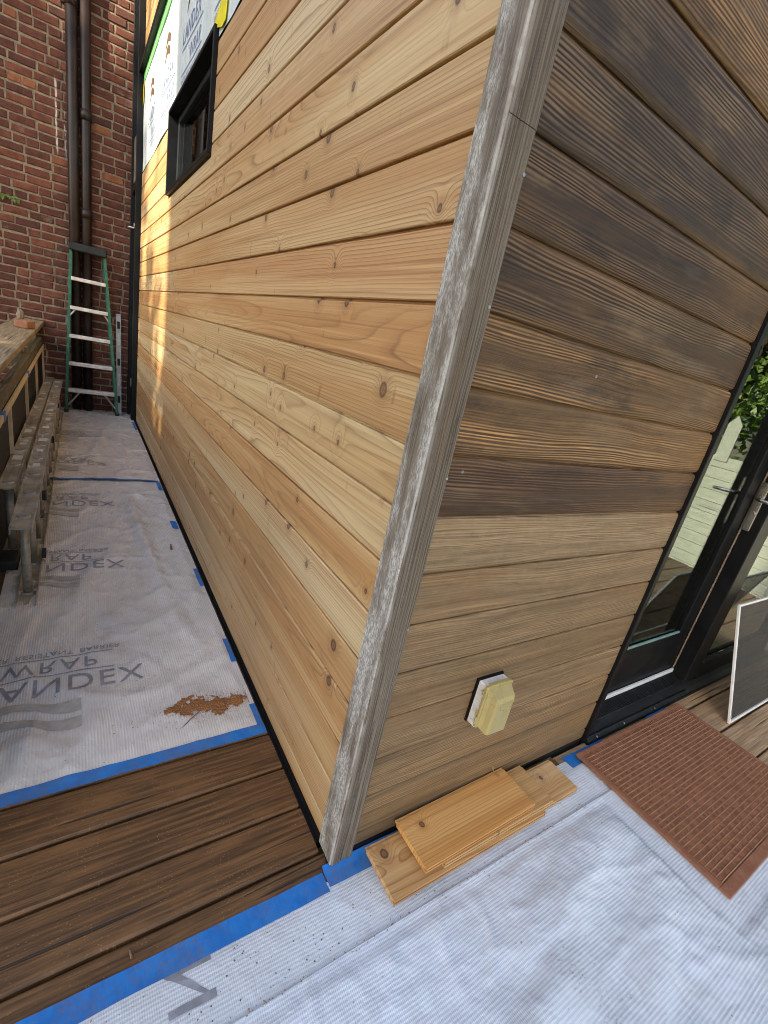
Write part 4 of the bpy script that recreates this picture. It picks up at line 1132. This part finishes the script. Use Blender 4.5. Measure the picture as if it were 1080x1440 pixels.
# ------------------------------------------------------------------ surroundings seen in the glass, and unseen blockers added for the shade
def tree(name, label, base, h, cr, cz, nleaf, ls, seed, rz=None, shell=.25, lean=(0, 0)):
    r2 = random.Random(seed); t = thing(name, label, 'tree', base)
    b = Vector(base); top = Vector((b.x + lean[0], b.y + lean[1], cz))
    tk = MB().tube([b, b.lerp(top, .4) + Vector((.1, .05, 0)), b.lerp(top, .75), top + Vector((0, 0, cr * .4))], [h * .020, h * .015, h * .011, h * .003], 10)
    cl = []
    rz = rz or cr
    for i in range(26):
        th = r2.uniform(0, 6.28); ph = math.acos(r2.uniform(-.9, 1)); q = r2.uniform(.45, 1) ** .5
        cl.append(Vector((math.cos(th) * math.sin(ph) * cr * q, math.sin(th) * math.sin(ph) * cr * q, math.cos(ph) * rz * q)))
    for c in cl[:14]:
        s0 = b.lerp(top, r2.uniform(.55, .95)); tk.tube([s0, s0.lerp(top + c, .5) + Vector((0, 0, .2)), top + c], [h * .007, h * .004, h * .0015], 6)
    part('trunk', tk, MBARK, t, smooth=True)
    m = MB(); v = []; f = []
    for i in range(nleaf):
        c = r2.choice(cl); d = Vector((r2.gauss(0, 1), r2.gauss(0, 1), r2.gauss(0, .8))); p = top + c + d * cr * .2
        n = Vector((r2.gauss(0, 1), r2.gauss(0, 1), r2.gauss(0, 1))).normalized(); u = n.orthogonal().normalized(); w2 = n.cross(u)
        a = r2.uniform(0, 6.28); uu = u * math.cos(a) + w2 * math.sin(a); ww = n.cross(uu); s = ls * r2.uniform(.6, 1.2)
        k0 = len(v); v += [p - uu * s, p + ww * s * .5, p + uu * s, p - ww * s * .5]; f.append((k0, k0 + 1, k0 + 2, k0 + 3))
    m.add(v, f)
    me = bpy.data.meshes.new('crown'); me.from_pydata(m.v, [], m.f); me.materials.append(MLEAF)
    put('crown', me, t)
CA, SA = math.cos(SUN_A), math.sin(SUN_A)
def uw(u, w_): return (w_ * CA - u * SA, w_ * SA + u * CA, -.55)
tree('tall_shade_tree', 'tall broadleaf tree added out of view to shade the far end of the cedar wall', uw(6.95, -16), 15, 2.6, 12.35, 7000, .26, 3, rz=2.0)  # unseen, added to bound the sun patch on its far side
tree('small_shade_tree', 'smaller broadleaf tree added out of view to shade the foot of the cedar wall', uw(3.5, -10), 8, 1.6, 6.1, 4200, .17, 4, rz=1.4)  # unseen, added to cut off the sun patch near the deck
ap = thing('shade_block', 'tall pale block added out of view to shade the near wall and deck', 'building', (-15.5, -10, -.55))  # unseen block, added and sized to keep sun off the near wall
wl = part('wall', MB().box(-17.0, -12.7, -.55, -14.5, -6.55, 18.5), MBLOCK, ap)
part('roof', MB().box(-17.1, -12.8, 18.5, -14.4, -6.45, 18.7), MCAP, ap)
for fl in range(6):
    for i in range(2):
        y = -12.0 + i * 2.7; z = 1.0 + fl * 2.95
        wd_ = part('window', MB().box(-14.505, y, z, -14.44, y + 1.2, z + 1.6), MWHITE, ap)
        part('pane', MB().box(-14.445, y + .07, z + .07, -14.43, y + 1.13, z + 1.53), MBLK, wd_)
fe = thing('board_fence', 'pale horizontal board fence with pointed pickets across the yard', 'fence', (5.6, -2.5, -.55))
fb = [MB().box(0, 0, -.02, 1.8, .1275, 0, .0012).mesh('fence_board', MFENCE) for i in range(3)]
for j in range(5):
    for i in range(12):
        put('fence_board', fb[(i + j) % 3], fe, (5.6, -7.5 + 1.81 * j, -.5 + .1315 * i), (math.pi / 2, 0, math.pi / 2))
pk = MB().prism([(0, 0), (.14, 0), (.14, .42), (.07, .52), (0, .42)], 0, .022).mesh('picket', MFENCE)
for i in range(28): put('picket', pk, fe, (5.57, -7.5 + .32 * i, 1.02))
for i in range(6): part('post', MB().box(5.64, -7.55 + 1.81 * i, -.55, 5.74, -7.45 + 1.81 * i, 1.15), MFENCE, fe)
tree('yard_tree', 'leafy tree growing behind the pale board fence', (8.6, -2.6, -.55), 6, 2.0, 3.4, 11000, .085, 8, rz=2.6)
tree('yard_tree', 'third leafy tree behind the fence, nearest to the house wall', (9.2, 1.2, -.55), 6, 2.2, 3.4, 9000, .09, 18, rz=2.6)
tree('yard_tree', 'second leafy tree behind the fence, farther from the house', (8.2, -6.4, -.55), 6.5, 2.2, 3.6, 11000, .085, 9, rz=2.8)
